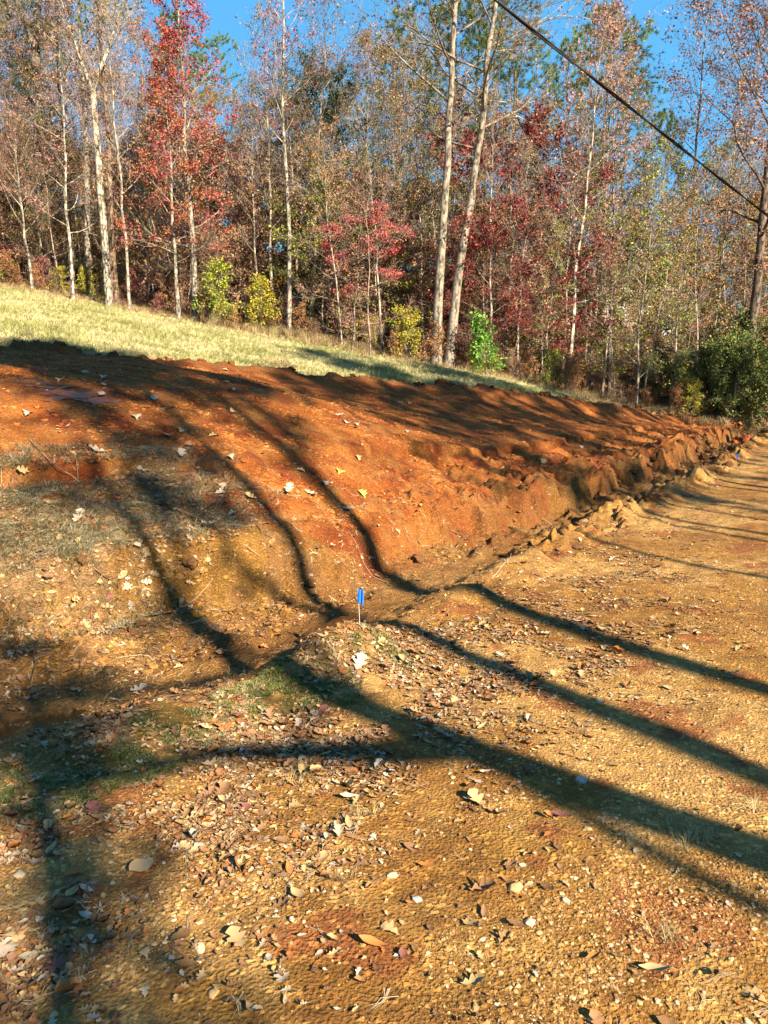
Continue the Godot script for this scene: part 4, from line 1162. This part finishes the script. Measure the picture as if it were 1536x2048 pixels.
func grass() -> void:
	rng.seed = 950
	var tuft := func(cnt: int, h: float, spread: float, w: float, droop: float) -> ArrayMesh:
		var G := Geo.new()
		for k in cnt:
			var a := rng.randf() * TAU
			var o := Vector3(cos(a), 0, sin(a))
			var hh := h * rng.randf_range(0.55, 1.1)
			var base := o * spread * rng.randf() * 0.5
			var l := rng.randf_range(0.3, 1.0) * droop
			G.bent(base, base + o * l * 0.35 * h + Vector3(0, hh * 0.65, 0), base + o * l * h + Vector3(0, hh * (1.0 - 0.4 * l), 0), w, Color.WHITE * rng.randf_range(0.8, 1.1))
		return G.mesh(M.blade)
	# moss and short green grass by the ditch
	var short: ArrayMesh = tuft.call(9, 0.024, 0.035, 0.0028, 1.1)
	var xf := []
	var cs := []
	for k in 23000:
		var m: Vector3 = moss_at[rng.randi() % moss_at.size()]
		var r := m.z * sqrt(rng.randf()) * 1.25
		var a := rng.randf() * TAU
		var x := m.x + cos(a) * r
		var d := m.y + sin(a) * r
		if n_fine.get_noise_2d(x * 4.0, d * 4.0) < -0.12 + 0.5 * r / m.z * rng.randf(): continue
		xf.append(Transform3D(Basis(Vector3.UP, rng.randf() * TAU).scaled(Vector3.ONE * rng.randf_range(0.4, 1.0)), Vector3(x, H(x, d), -d)))
		cs.append(tinted([Color(0.10, 0.15, 0.025), Color(0.16, 0.18, 0.04), Color(0.08, 0.11, 0.02), Color(0.27, 0.22, 0.08), Color(0.34, 0.26, 0.12)][rng.randi() % 5]))
	scatter("short_grass", short, xf, cs, "strip of short green grass and moss beside the ditch", "grass")
	# dry grass on the lip of the bank at the near left, and wisps elsewhere
	var wisp: ArrayMesh = tuft.call(8, 0.13, 0.06, 0.0035, 1.5)
	xf = []; cs = []
	for k in 30000:
		var u := rng.randf_range(-5.0, 1.1)
		var v := rng.randf_range(0.9, 3.0)
		var amt := smoothstep(1.0, 0.2, u + n_mid.get_noise_2d(u * 2.0, v * 2.0) * 0.7) * smoothstep(1.05, 1.35, v) * smoothstep(2.8, 2.0, v + 0.3 * u)
		if rng.randf() > amt * (0.35 + 0.45 * smoothstep(0.3, -1.2, u)): continue
		var p := xd(u, v)
		xf.append(Transform3D(Basis(Vector3.UP, rng.randf() * TAU).scaled(Vector3(1, rng.randf_range(0.35, 0.8), 1) * rng.randf_range(0.5, 1.1)), Vector3(p.x, hgt(u, v) - 0.01, -p.y)))
		cs.append(tinted([Color(0.36, 0.30, 0.17), Color(0.27, 0.22, 0.11), Color(0.16, 0.18, 0.06), Color(0.42, 0.36, 0.22)][rng.randi() % 4]))
	for q in [[1260, 1690], [1400, 1680], [1510, 1620], [1345, 1660], [1390, 1700], [735, 1635], [600, 1560], [470, 1390], [1330, 1880], [1455, 1090], [480, 1350], [510, 1385]]:
		for k in 5:
			var g := ground(q[0] + rng.randf_range(-25, 25), q[1] + rng.randf_range(-12, 12))
			xf.append(Transform3D(Basis(Vector3.UP, rng.randf() * TAU).scaled(Vector3.ONE * rng.randf_range(0.3, 0.6)), g))
			cs.append(tinted(Color(0.42, 0.33, 0.15)))
	scatter("dry_grass", wisp, xf, cs, "dry grey-green grass on the near lip of the bank with stray wisps", "grass")
	# the field
	var fm: ArrayMesh = tuft.call(12, 0.13, 0.16, 0.008, 0.9)
	xf = []; cs = []
	var kk := 0
	while kk < 60000:
		kk += 1
		var d := rng.randf_range(12.0, 33.5)
		var x := rng.randf_range(-0.6, 0.6) * d
		var q := uv(x, d)
		var e := q.y - crest(q.x)
		if e < 0.25 or d > treeline(x) + 1.0: continue
		if rng.randf() > smoothstep(0.0, 1.2, e + n_mid.get_noise_2d(x, d)): continue
		var n := n_mid.get_noise_2d(x * 0.35, d * 0.35)
		xf.append(Transform3D(Basis(Vector3.UP, rng.randf() * TAU).scaled(Vector3(1, rng.randf_range(0.6, 1.3), 1) * rng.randf_range(0.8, 1.3)), Vector3(x, H(x, d) - 0.01, -d)))
		cs.append(tinted(mix(Color(0.25, 0.25, 0.08), Color(0.48, 0.41, 0.2), 0.5 + n + rng.randf_range(-0.3, 0.3))))
	scatter("field_grass", fm, xf, cs, "pale green and straw-coloured mown grass of the field above the bank", "grass")
	# tall weeds along the wood's edge
	var wm: ArrayMesh = tuft.call(16, 0.6, 0.35, 0.01, 0.8)
	xf = []; cs = []
	for k in 14000:
		var d := rng.randf_range(24.0, 36.0)
		var x := rng.randf_range(-0.58, 0.58) * d
		var e := d - treeline(x)
		if e < -2.4 or e > 2.5: continue
		if rng.randf() > smoothstep(-2.2, 0.5, e + 1.5 * n_mid.get_noise_2d(x * 0.5, d * 0.5)): continue
		xf.append(Transform3D(Basis(Vector3.UP, rng.randf() * TAU).scaled(Vector3.ONE * rng.randf_range(0.35, 0.7) * (1.0 + 0.6 * smoothstep(3.5, 0.5, absf(x + 4.0)))), Vector3(x, H(x, d) - 0.03, -d)))
		cs.append(tinted([Color(0.38, 0.25, 0.12), Color(0.30, 0.17, 0.08), Color(0.42, 0.32, 0.16), Color(0.25, 0.22, 0.08)][rng.randi() % 4]))
	scatter("tall_weeds", wm, xf, cs, "tall tan weeds and dead grass along the foot of the wood", "weeds")
	# leaves on the floor of the wood
	var lm := leaf_mesh(OVAL, 1.0, 0.3, 0.3, 99)
	lm.surface_set_material(0, M.dry)
	xf = []; cs = []
	for k in 45000:
		var d := 25.0 + 45.0 * pow(rng.randf(), 1.6)
		var x := rng.randf_range(-0.58, 0.58) * d
		if d < treeline(x) - 1.0: continue
		xf.append(Transform3D(Basis(rdir(), rng.randf_range(-0.7, 0.7)).rotated(Vector3.UP, rng.randf() * TAU).scaled(Vector3.ONE * rng.randf_range(0.1, 0.22)), Vector3(x, H(x, d) + 0.03, -d)))
		cs.append(tinted([Color(0.34, 0.15, 0.06), Color(0.26, 0.11, 0.05), Color(0.42, 0.22, 0.08), Color(0.2, 0.1, 0.05)][rng.randi() % 4]))
	scatter("wood_litter", lm, xf, cs, "brown leaf litter covering the floor of the wood", "leaf litter")

func bits() -> void:
	rng.seed = 980
	# survey flags
	for q in [[720, 1252, 0.235, "blue survey flag on a wire stake at the near end of the ditch"], [1472, 937, 0.3, "blue survey flag on a wire stake far along the ditch"]]:
		var g := ground(q[0], q[1])
		var o := thing("survey_flag", q[3], "flag", "")
		o.position = g
		var G := Geo.new()
		var lean := Vector3(-0.012, 0, 0)
		G.tube([Vector3(0, -0.05, 0), Vector3(0, q[2] * 0.5, 0) + lean * 0.5, Vector3(0, q[2], 0) + lean], [0.0025, 0.0025, 0.0025], 6, Color(0.4, 0.34, 0.26))
		part("stake", G.mesh(M.plain), o)
		var P := Geo.new()
		var w := [[0.0, 0.0], [0.012, 0.008], [0.022, -0.004], [0.030, 0.010], [0.036, 0.0]]
		for k in 4:
			for side in 1:
				var b := P.v.size()
				var a0 := Vector3(w[k][0] - 0.012, q[2], w[k][1])
				var a1 := Vector3(w[k + 1][0] - 0.012, q[2], w[k + 1][1])
				var dn := -0.082 - 0.006 * k
				P.v.append_array([a0 + Vector3(0, -0.004 * k, 0), a1 + Vector3(0, -0.004 * k - 0.004, 0), a0 + Vector3(-0.004, dn, 0.003), a1 + Vector3(-0.004, dn - 0.006, 0.003)])
				var nn := (a1 - a0).cross(Vector3.UP).normalized()
				if nn.z < 0: nn = -nn
				for j in 4:
					P.n.append(nn); P.c.append(Color(0.02, 0.17, 0.75))
				P.i.append_array([b, b + 1, b + 2, b + 1, b + 3, b + 2])
		part("pennant", P.mesh(M.leaf), o)
	# the service cable overhead, between two poles out of view
	var at := func(px: float, py: float, depth: float) -> Vector3:
		var r := ray(px, py)
		return Vector3(r.x, r.y, -r.z) * (depth / r.z) + Vector3(0, EYE, 0)
	var a: Vector3 = at.call(990.0, 0.0, 8.0)
	var b: Vector3 = at.call(1536.0, 432.0, 12.5)
	var dirn := (b - a)
	var cable := thing("service_cable", "black twisted service cable strung overhead against trees and sky", "cable")
	var p0 := a - dirn * 1.6
	var p1 := b + dirn * 1.6
	for strand in 2:
		var pts := []
		var rad := []
		for k in 97:
			var t := k / 96.0
			var p := p0.lerp(p1, t)
			p.y += 0.16 * (4.0 * (t - 0.5) * (t - 0.5) * 1.0 - 0.056)
			var ph := t * 60.0 + strand * PI
			p += Vector3(0, cos(ph), 0) * 0.010 + Vector3(dirn.z, 0, -dirn.x).normalized() * sin(ph) * 0.010
			pts.append(p)
			rad.append(0.0095)
		var G := Geo.new()
		G.tube(pts, rad, 6, Color(0.03, 0.025, 0.022) if strand == 0 else Color(0.05, 0.042, 0.035))
		part("strand", G.mesh(M.plain), cable)
	for e in [p0, p1]:
		var o := thing("utility_pole", "brown wooden utility pole carrying the service cable", "pole", "utility poles of the service cable")
		var hy := H(e.x, -e.z)
		o.position = Vector3(e.x, hy, e.z)
		var G := Geo.new()
		G.tube([Vector3(0, -0.3, 0), Vector3(0, e.y - hy + 0.5, 0)], [0.13, 0.1], 10, Color(0.13, 0.09, 0.06))
		G.tube([Vector3(0, e.y - hy + 0.5, 0), Vector3(0, e.y - hy + 0.52, 0)], [0.1, 0.001], 10, Color(0.13, 0.09, 0.06))
		part("post", G.mesh(M.bark), o)
		var C := Geo.new()
		C.tube([Vector3(-0.14, e.y - hy, 0), Vector3(0.14, e.y - hy, 0)], [0.02, 0.02], 6, Color(0.3, 0.3, 0.3))
		part("clamp", C.mesh(M.plain), o)
	# sticks and dead stems lying on the bank: [label, pixels, radius]
	var sticks := [["forked dead branch lying down the slope above the grassy lip", [[295, 1000], [345, 1020], [400, 1045], [450, 1070], [520, 1115]], 0.014],
		["pale bent stick lying below the cut face", [[285, 1233], [340, 1228], [400, 1222], [460, 1224]], 0.007],
		["straight pale twig leaning across the lump beside the trunk shadow", [[560, 1165], [590, 1130], [622, 1105]], 0.006],
		["long dry stem lying against the brown cut face", [[180, 1130], [235, 1175], [310, 1222]], 0.006],
		["thin red-brown stem standing against the cut face", [[243, 1178], [236, 1150], [240, 1130]], 0.004],
		["curved thin twig on the red slope right of the dead branch", [[490, 1030], [520, 1060], [533, 1100]], 0.004],
		["dry stem arching out of the grassy lip", [[60, 880], [105, 930], [150, 960], [200, 1000]], 0.006],
		["grey twig lying across the upper slope", [[318, 824], [335, 818], [352, 815]], 0.007],
		["short stick lying by the far side of the ditch", [[905, 1105], [940, 1065], [965, 1055]], 0.007],
		["thin twig lying at the lower edge of the red slope", [[900, 1060], [935, 1080], [970, 1085]], 0.006],
		["curved root curling over gravel left of the moss strip", [[265, 1425], [275, 1405], [320, 1400], [390, 1385]], 0.006],
		["thin dark stem trailing down the shaded left bank", [[62, 1370], [70, 1330], [66, 1285]], 0.005],
		["dry twig lying on the road beside the berm", [[1215, 1085], [1245, 1055], [1262, 1045]], 0.007]]
	for q in sticks:
		var pts := []
		var rad := []
		var cnt: int = q[1].size()
		for k in cnt:
			var g := ground(q[1][k][0], q[1][k][1])
			pts.append(g + Vector3(0, q[2] * 0.7 + (0.012 if k > 0 and k < cnt - 1 else 0.0), 0))
			rad.append(q[2] * (1.0 - 0.6 * k / cnt))
		var fine := []
		var fr := []
		for k in cnt - 1:
			for j in 4:
				var t := j / 4.0
				var pa: Vector3 = pts[maxi(k - 1, 0)]
				var pd: Vector3 = pts[mini(k + 2, cnt - 1)]
				fine.append(pts[k].cubic_interpolate(pts[k + 1], pa, pd, t) + rdir() * q[2] * 0.3)
				fr.append(lerpf(rad[k], rad[k + 1], t) * rng.randf_range(0.85, 1.1))
		fine.append(pts[-1]); fr.append(rad[-1] * 0.6)
		var o := thing("stick", q[0], "stick")
		o.position = fine[0]
		for k in fine.size(): fine[k] -= o.position
		var G := Geo.new()
		var bc: Color = [Color(0.38, 0.25, 0.13), Color(0.27, 0.15, 0.08), Color(0.33, 0.24, 0.15)][rng.randi() % 3]
		G.tube(fine, fr, 6, bc, 0.1)
		part("stem", G.mesh(M.bark), o)
		if q[2] > 0.0055:
			var Tw := Geo.new()
			for k in 3:
				var base: Vector3 = fine[2 + (k * 3) % maxi(1, fine.size() - 3)]
				var dd: Vector3 = (fine[-1] - fine[0]).normalized()
				var e: Vector3 = (dd + rdir() * 0.6 + Vector3(0, 0.25, 0)).normalized() * rng.randf_range(0.06, 0.16)
				Tw.tube([base, base + e * 0.5 + rdir() * 0.01, base + e], [q[2] * 0.4, q[2] * 0.3, 0.001], 4, bc)
			part("twig", Tw.mesh(M.bark), o)
	# loose dry stems on the near lip, the cut and the ditch side
	for k in 44:
		var u := rng.randf_range(-1.9, 1.3) if k < 34 else rng.randf_range(1.5, 7.0)
		var v := rng.randf_range(0.45, 2.6) if k < 34 else rng.randf_range(-0.9, 1.0)
		var an := rng.randf() * TAU
		var l := rng.randf_range(0.12, 0.42)
		var bend := rng.randf_range(-0.25, 0.25)
		var pts := []
		var rad := []
		var r0 := rng.randf_range(0.0018, 0.0038)
		for j in 6:
			var t := j / 5.0 - 0.5
			var a2 := an + bend * t * 3.0
			var p := xd(u + cos(a2) * l * t, v + sin(a2) * l * t)
			pts.append(Vector3(p.x, H(p.x, p.y) + r0 + 0.02 * (0.25 - t * t) + 0.06 * maxf(0.0, t) * float(k % 3 == 0), -p.y))
			rad.append(r0 * (1.0 - 0.12 * j))
		var zone := "the ditch side" if k >= 34 else ("the grassy lip of the bank" if v > 1.3 else "the near cut face")
		var shade: Array = [["pale straw-coloured", Color(0.44, 0.34, 0.2)], ["brown", Color(0.26, 0.14, 0.07)], ["grey", Color(0.33, 0.27, 0.2)]][k % 3]
		var G := Geo.new()
		var at0: Vector3 = pts[0]
		for j in 6: pts[j] -= at0
		G.tube(pts, rad, 5, shade[1], 0.1)
		var o := top("dry_stem", G.mesh(M.plain), "thin %s stem lying on %s" % [shade[0], zone], "stem", "%s stems on %s" % [shade[0], zone])
		o.position = at0
	# clods along the crest and the lip of the ditch
	var cm := []
	for k in 5: cm.append(stone_mesh(200 + k, 5, 0.75))
	var clay := mat(Color(0.23, 0.075, 0.022).linear_to_srgb(), 0.95, false)
	var loam := mat(Color(0.20, 0.095, 0.035).linear_to_srgb(), 0.95, false)
	var red := mat(Color(0.36, 0.09, 0.03).linear_to_srgb(), 0.95, false)
	var dirt_tex: Texture2D = M.bank.albedo_texture
	for m in [clay, loam, red]:
		m.albedo_texture = dirt_tex
		m.uv1_triplanar = true
		m.uv1_scale = Vector3.ONE * 2.0
	for k in 110:
		var u := lerpf(-2.0, 22.0, pow(rng.randf(), 0.8))
		var v := crest(u) + rng.randf_range(-0.35, 0.2)
		var p := xd(u, v)
		var sz := rng.randf_range(0.035, 0.12)
		var o := top("clod", cm[k % 5], "lump of red-brown clay on the crest of the bank", "clod", "clay lumps along the crest")
		o.material_override = clay
		o.transform = lie(p.x, p.y, Vector3(sz * rng.randf_range(0.9, 1.6), sz * rng.randf_range(0.5, 0.9), sz), sz * 0.1, 0.3)
	for k in 150:
		var u := lerpf(-1.5, 18.0, pow(rng.randf(), 1.1))
		var v := (toe(u, 0.6) + rng.randf_range(-0.35, 0.15)) if k % 2 else rng.randf_range(-0.65, -0.15)
		var p := xd(u, v)
		var sz := (0.012 + 0.045 * pow(rng.randf(), 2.0)) * (1.0 + maxf(u, 0.0) * 0.1)
		var o := top("clod", cm[k % 5], "brown soil lump beside the ditch", "clod", "soil lumps beside the ditch")
		o.material_override = loam
		o.transform = lie(p.x, p.y, Vector3(sz * rng.randf_range(0.9, 1.6), sz * rng.randf_range(0.5, 0.9), sz), sz * 0.1, 0.3)
	for q in [[1475, 880], [1488, 884], [1468, 887], [1482, 872], [1494, 876]]:
		var g := ground(q[0], q[1])
		var sz := rng.randf_range(0.1, 0.17)
		var o := top("clod", cm[rng.randi() % 5], "bright orange-red clay lump at the far end of the ditch", "clod", "orange clay lumps at the ditch end")
		o.material_override = red
		o.transform = lie(g.x, -g.z, Vector3(sz, sz * 0.8, sz), 0.03, 0.3)
	# heap of dry straw on the crest
	var hp := ground(535, 735)
	var heap := top("straw_heap", null, "low heap of dry brown straw and roots on the crest of the bank", "heap")
	var S := Geo.new()
	for k in 900:
		var an := rng.randf() * TAU
		var r := sqrt(rng.randf())
		var c := Vector3(cos(an) * r * 0.75, 0.0, sin(an) * r * 0.4)
		c.y = 0.3 * (1.0 - r * r) * rng.randf() - 0.03
		var e := Vector3(rng.randf_range(-1, 1), rng.randf_range(-0.25, 0.3), rng.randf_range(-1, 1)).normalized() * rng.randf_range(0.1, 0.28)
		S.bent(c - e * 0.5, c + Vector3(0, 0.03, 0), c + e * 0.5, 0.012, tinted([Color(0.26, 0.15, 0.07), Color(0.16, 0.085, 0.04), Color(0.34, 0.22, 0.11)][rng.randi() % 3]))
	heap.mesh = S.mesh(M.dry)
	heap.position = Vector3(hp.x, H(hp.x, -hp.z), hp.z - 0.3)
	# water standing in the ditch
	var pud := [[0.05, 0.38, 0.05], [3.9, 1.0, 0.12], [5.6, 1.2, 0.14], [8.6, 1.5, 0.16], [-2.1, 0.3, 0.06], [12.0, 1.5, 0.16]]
	for q in pud:
		var W := Geo.new()
		var lvl := -10.0
		for k in 9: lvl = maxf(lvl, 0.0)
		var low := 1.0
		for k in 9:
			low = minf(low, hgt(q[0] + q[1] * (k / 4.0 - 1.0) * 0.7, 0.08))
		lvl = low + 0.028
		var cp := xd(q[0], 0.08)
		var cnt := 28
		W.v.append(Vector3(cp.x, lvl, -cp.y)); W.n.append(Vector3.UP); W.c.append(Color.WHITE)
		for k in cnt:
			var an := TAU * k / cnt
			var f := 1.0 + 0.3 * n_mid.get_noise_2d(cos(an) * 1.3 + q[0] * 3.0, sin(an) * 1.3)
			var pp := xd(q[0] + cos(an) * q[1] * f, 0.08 + sin(an) * q[2] * f * 2.0)
			W.v.append(Vector3(pp.x, lvl, -pp.y)); W.n.append(Vector3.UP); W.c.append(Color.WHITE)
		for k in cnt: W.i.append_array([0, 1 + (k + 1) % cnt, 1 + k])
		var o := top("puddle", W.mesh(M.water), "dark muddy water standing in the ditch", "water", "", "structure")
	# wet slick clay on the upper left slope
	for q in [[145, 788, 0.36, 0.035], [105, 776, 0.26, 0.03], [192, 802, 0.28, 0.03], [70, 764, 0.2, 0.025], [120, 796, 0.2, 0.02]]:
		var g := ground(q[0], q[1])
		var c := uv(g.x, -g.z)
		var W := Geo.new()
		var rings := 8
		var cnt := 36
		for r in rings + 1:
			for k in cnt:
				var an := TAU * k / cnt
				var f := (1.0 + 0.55 * n_mid.get_noise_2d(cos(an) * 2.2 + q[0], sin(an) * 2.2)) * r / rings
				var u: float = c.x + cos(an) * q[2] * f
				var v: float = c.y + sin(an) * q[3] * f * 2.0
				var pp := xd(u, v)
				W.v.append(Vector3(pp.x, hgt(u, v) + 0.005, -pp.y)); W.n.append(normal_at(pp.x, pp.y)); W.c.append(Color.WHITE)
		for r in rings:
			for k in cnt:
				var i0 := r * cnt + k
				var i1 := r * cnt + (k + 1) % cnt
				W.i.append_array([i0, i1, i0 + cnt, i1, i1 + cnt, i0 + cnt])
		top("wet_mud", W.mesh(M.wet), "slick wet clay shining on the slope", "mud", "", "structure")
	# the house half hidden in the wood, and its dark fence
	var hs := spot(1195, 58.0)
	var house := thing("house", "pale tan house half hidden by trunks in the wood", "house")
	house.position = hs + Vector3(0, -0.4, 0)
	house.rotation.y = -0.15
	var box := func(sz: Vector3, c: Vector3, col: Color, called: String, par: Node) -> MeshInstance3D:
		var bm := BoxMesh.new()
		bm.size = sz
		bm.material = mat(col.linear_to_srgb(), 0.8, false)
		var o := part(called, bm, par)
		o.position = c
		return o
	var wall: MeshInstance3D = box.call(Vector3(9.0, 3.4, 7.0), Vector3(0, 1.7, 0), Color(0.5, 0.45, 0.36), "wall", house)
	for k in 17:
		box.call(Vector3(9.04, 0.02, 0.03), Vector3(0, -1.6 + k * 0.2, 3.52), Color(0.42, 0.38, 0.3), "siding_edge", wall)
	var R := Geo.new()
	var rp := [Vector3(-4.9, 3.3, 4.0), Vector3(4.9, 3.3, 4.0), Vector3(4.9, 5.6, 0), Vector3(-4.9, 5.6, 0), Vector3(-4.9, 3.3, -4.0), Vector3(4.9, 3.3, -4.0)]
	for t in [[0, 3, 1], [1, 3, 2], [4, 5, 3], [3, 5, 2], [0, 4, 3], [1, 2, 5]]:
		var nn: Vector3 = -(rp[t[1]] - rp[t[0]]).cross(rp[t[2]] - rp[t[0]]).normalized()
		for j in 3:
			R.i.append(R.v.size()); R.v.append(rp[t[j]]); R.n.append(nn); R.c.append(Color(0.13, 0.12, 0.11))
	part("roof", R.mesh(M.plain), house)
	for x in [-2.8, 0.4, 3.0]:
		var win: MeshInstance3D = box.call(Vector3(1.0, 1.3, 0.06), Vector3(x, 1.9, 3.53), Color(0.7, 0.7, 0.68), "window", house)
		box.call(Vector3(0.84, 1.14, 0.03), Vector3(0, 0, 0.03), Color(0.03, 0.035, 0.045), "pane", win)
	var shed := thing("garden_shed", "small white shed glimpsed between trunks right of the house", "shed")
	shed.position = spot(1312, 54.0)
	box.call(Vector3(0.9, 2.2, 1.4), Vector3(0, 1.1, 0), Color(0.75, 0.74, 0.72), "wall", shed)
	box.call(Vector3(1.1, 0.08, 1.6), Vector3(0, 2.24, 0), Color(0.3, 0.3, 0.3), "roof", shed)
	var fence := thing("picket_fence", "dark metal picket fence behind the lawn in the wood", "fence")
	var f0 := spot(1352, 56.0)
	var f1 := spot(1440, 56.0)
	fence.position = f0
	for k in 26:
		var p := f0.lerp(f1, k / 25.0) - f0
		box.call(Vector3(0.03, 1.3, 0.03), p + Vector3(0, 0.65, 0), Color(0.03, 0.03, 0.03), "picket", fence)
	for y in [0.25, 1.15]:
		var rail: MeshInstance3D = box.call(Vector3(f0.distance_to(f1), 0.05, 0.04), (f1 - f0) * 0.5 + Vector3(0, y, 0), Color(0.03, 0.03, 0.03), "rail", fence)
		rail.rotation.z = atan2(f1.y - f0.y, f1.x - f0.x)
	var L := Geo.new()
	var cols := 14
	for i in cols + 1:
		for j in 6:
			var d := 46.0 + j * 2.4
			var x := (1335.0 + i * 9.0 - 768.0) / F * d
			L.v.append(Vector3(x, H(x, d) + 0.06, -d)); L.n.append(Vector3.UP); L.c.append(Color(0.20, 0.22, 0.06))
	for i in cols:
		for j in 5:
			var k := i * 6 + j
			L.i.append_array([k, k + 1, k + 6, k + 1, k + 7, k + 6])
	var lawn := MeshInstance3D.new()
	lawn.name = "lawn"
	lawn.mesh = L.mesh(M.field)
	lawn.set_meta("kind", "structure")
	add_child(lawn)
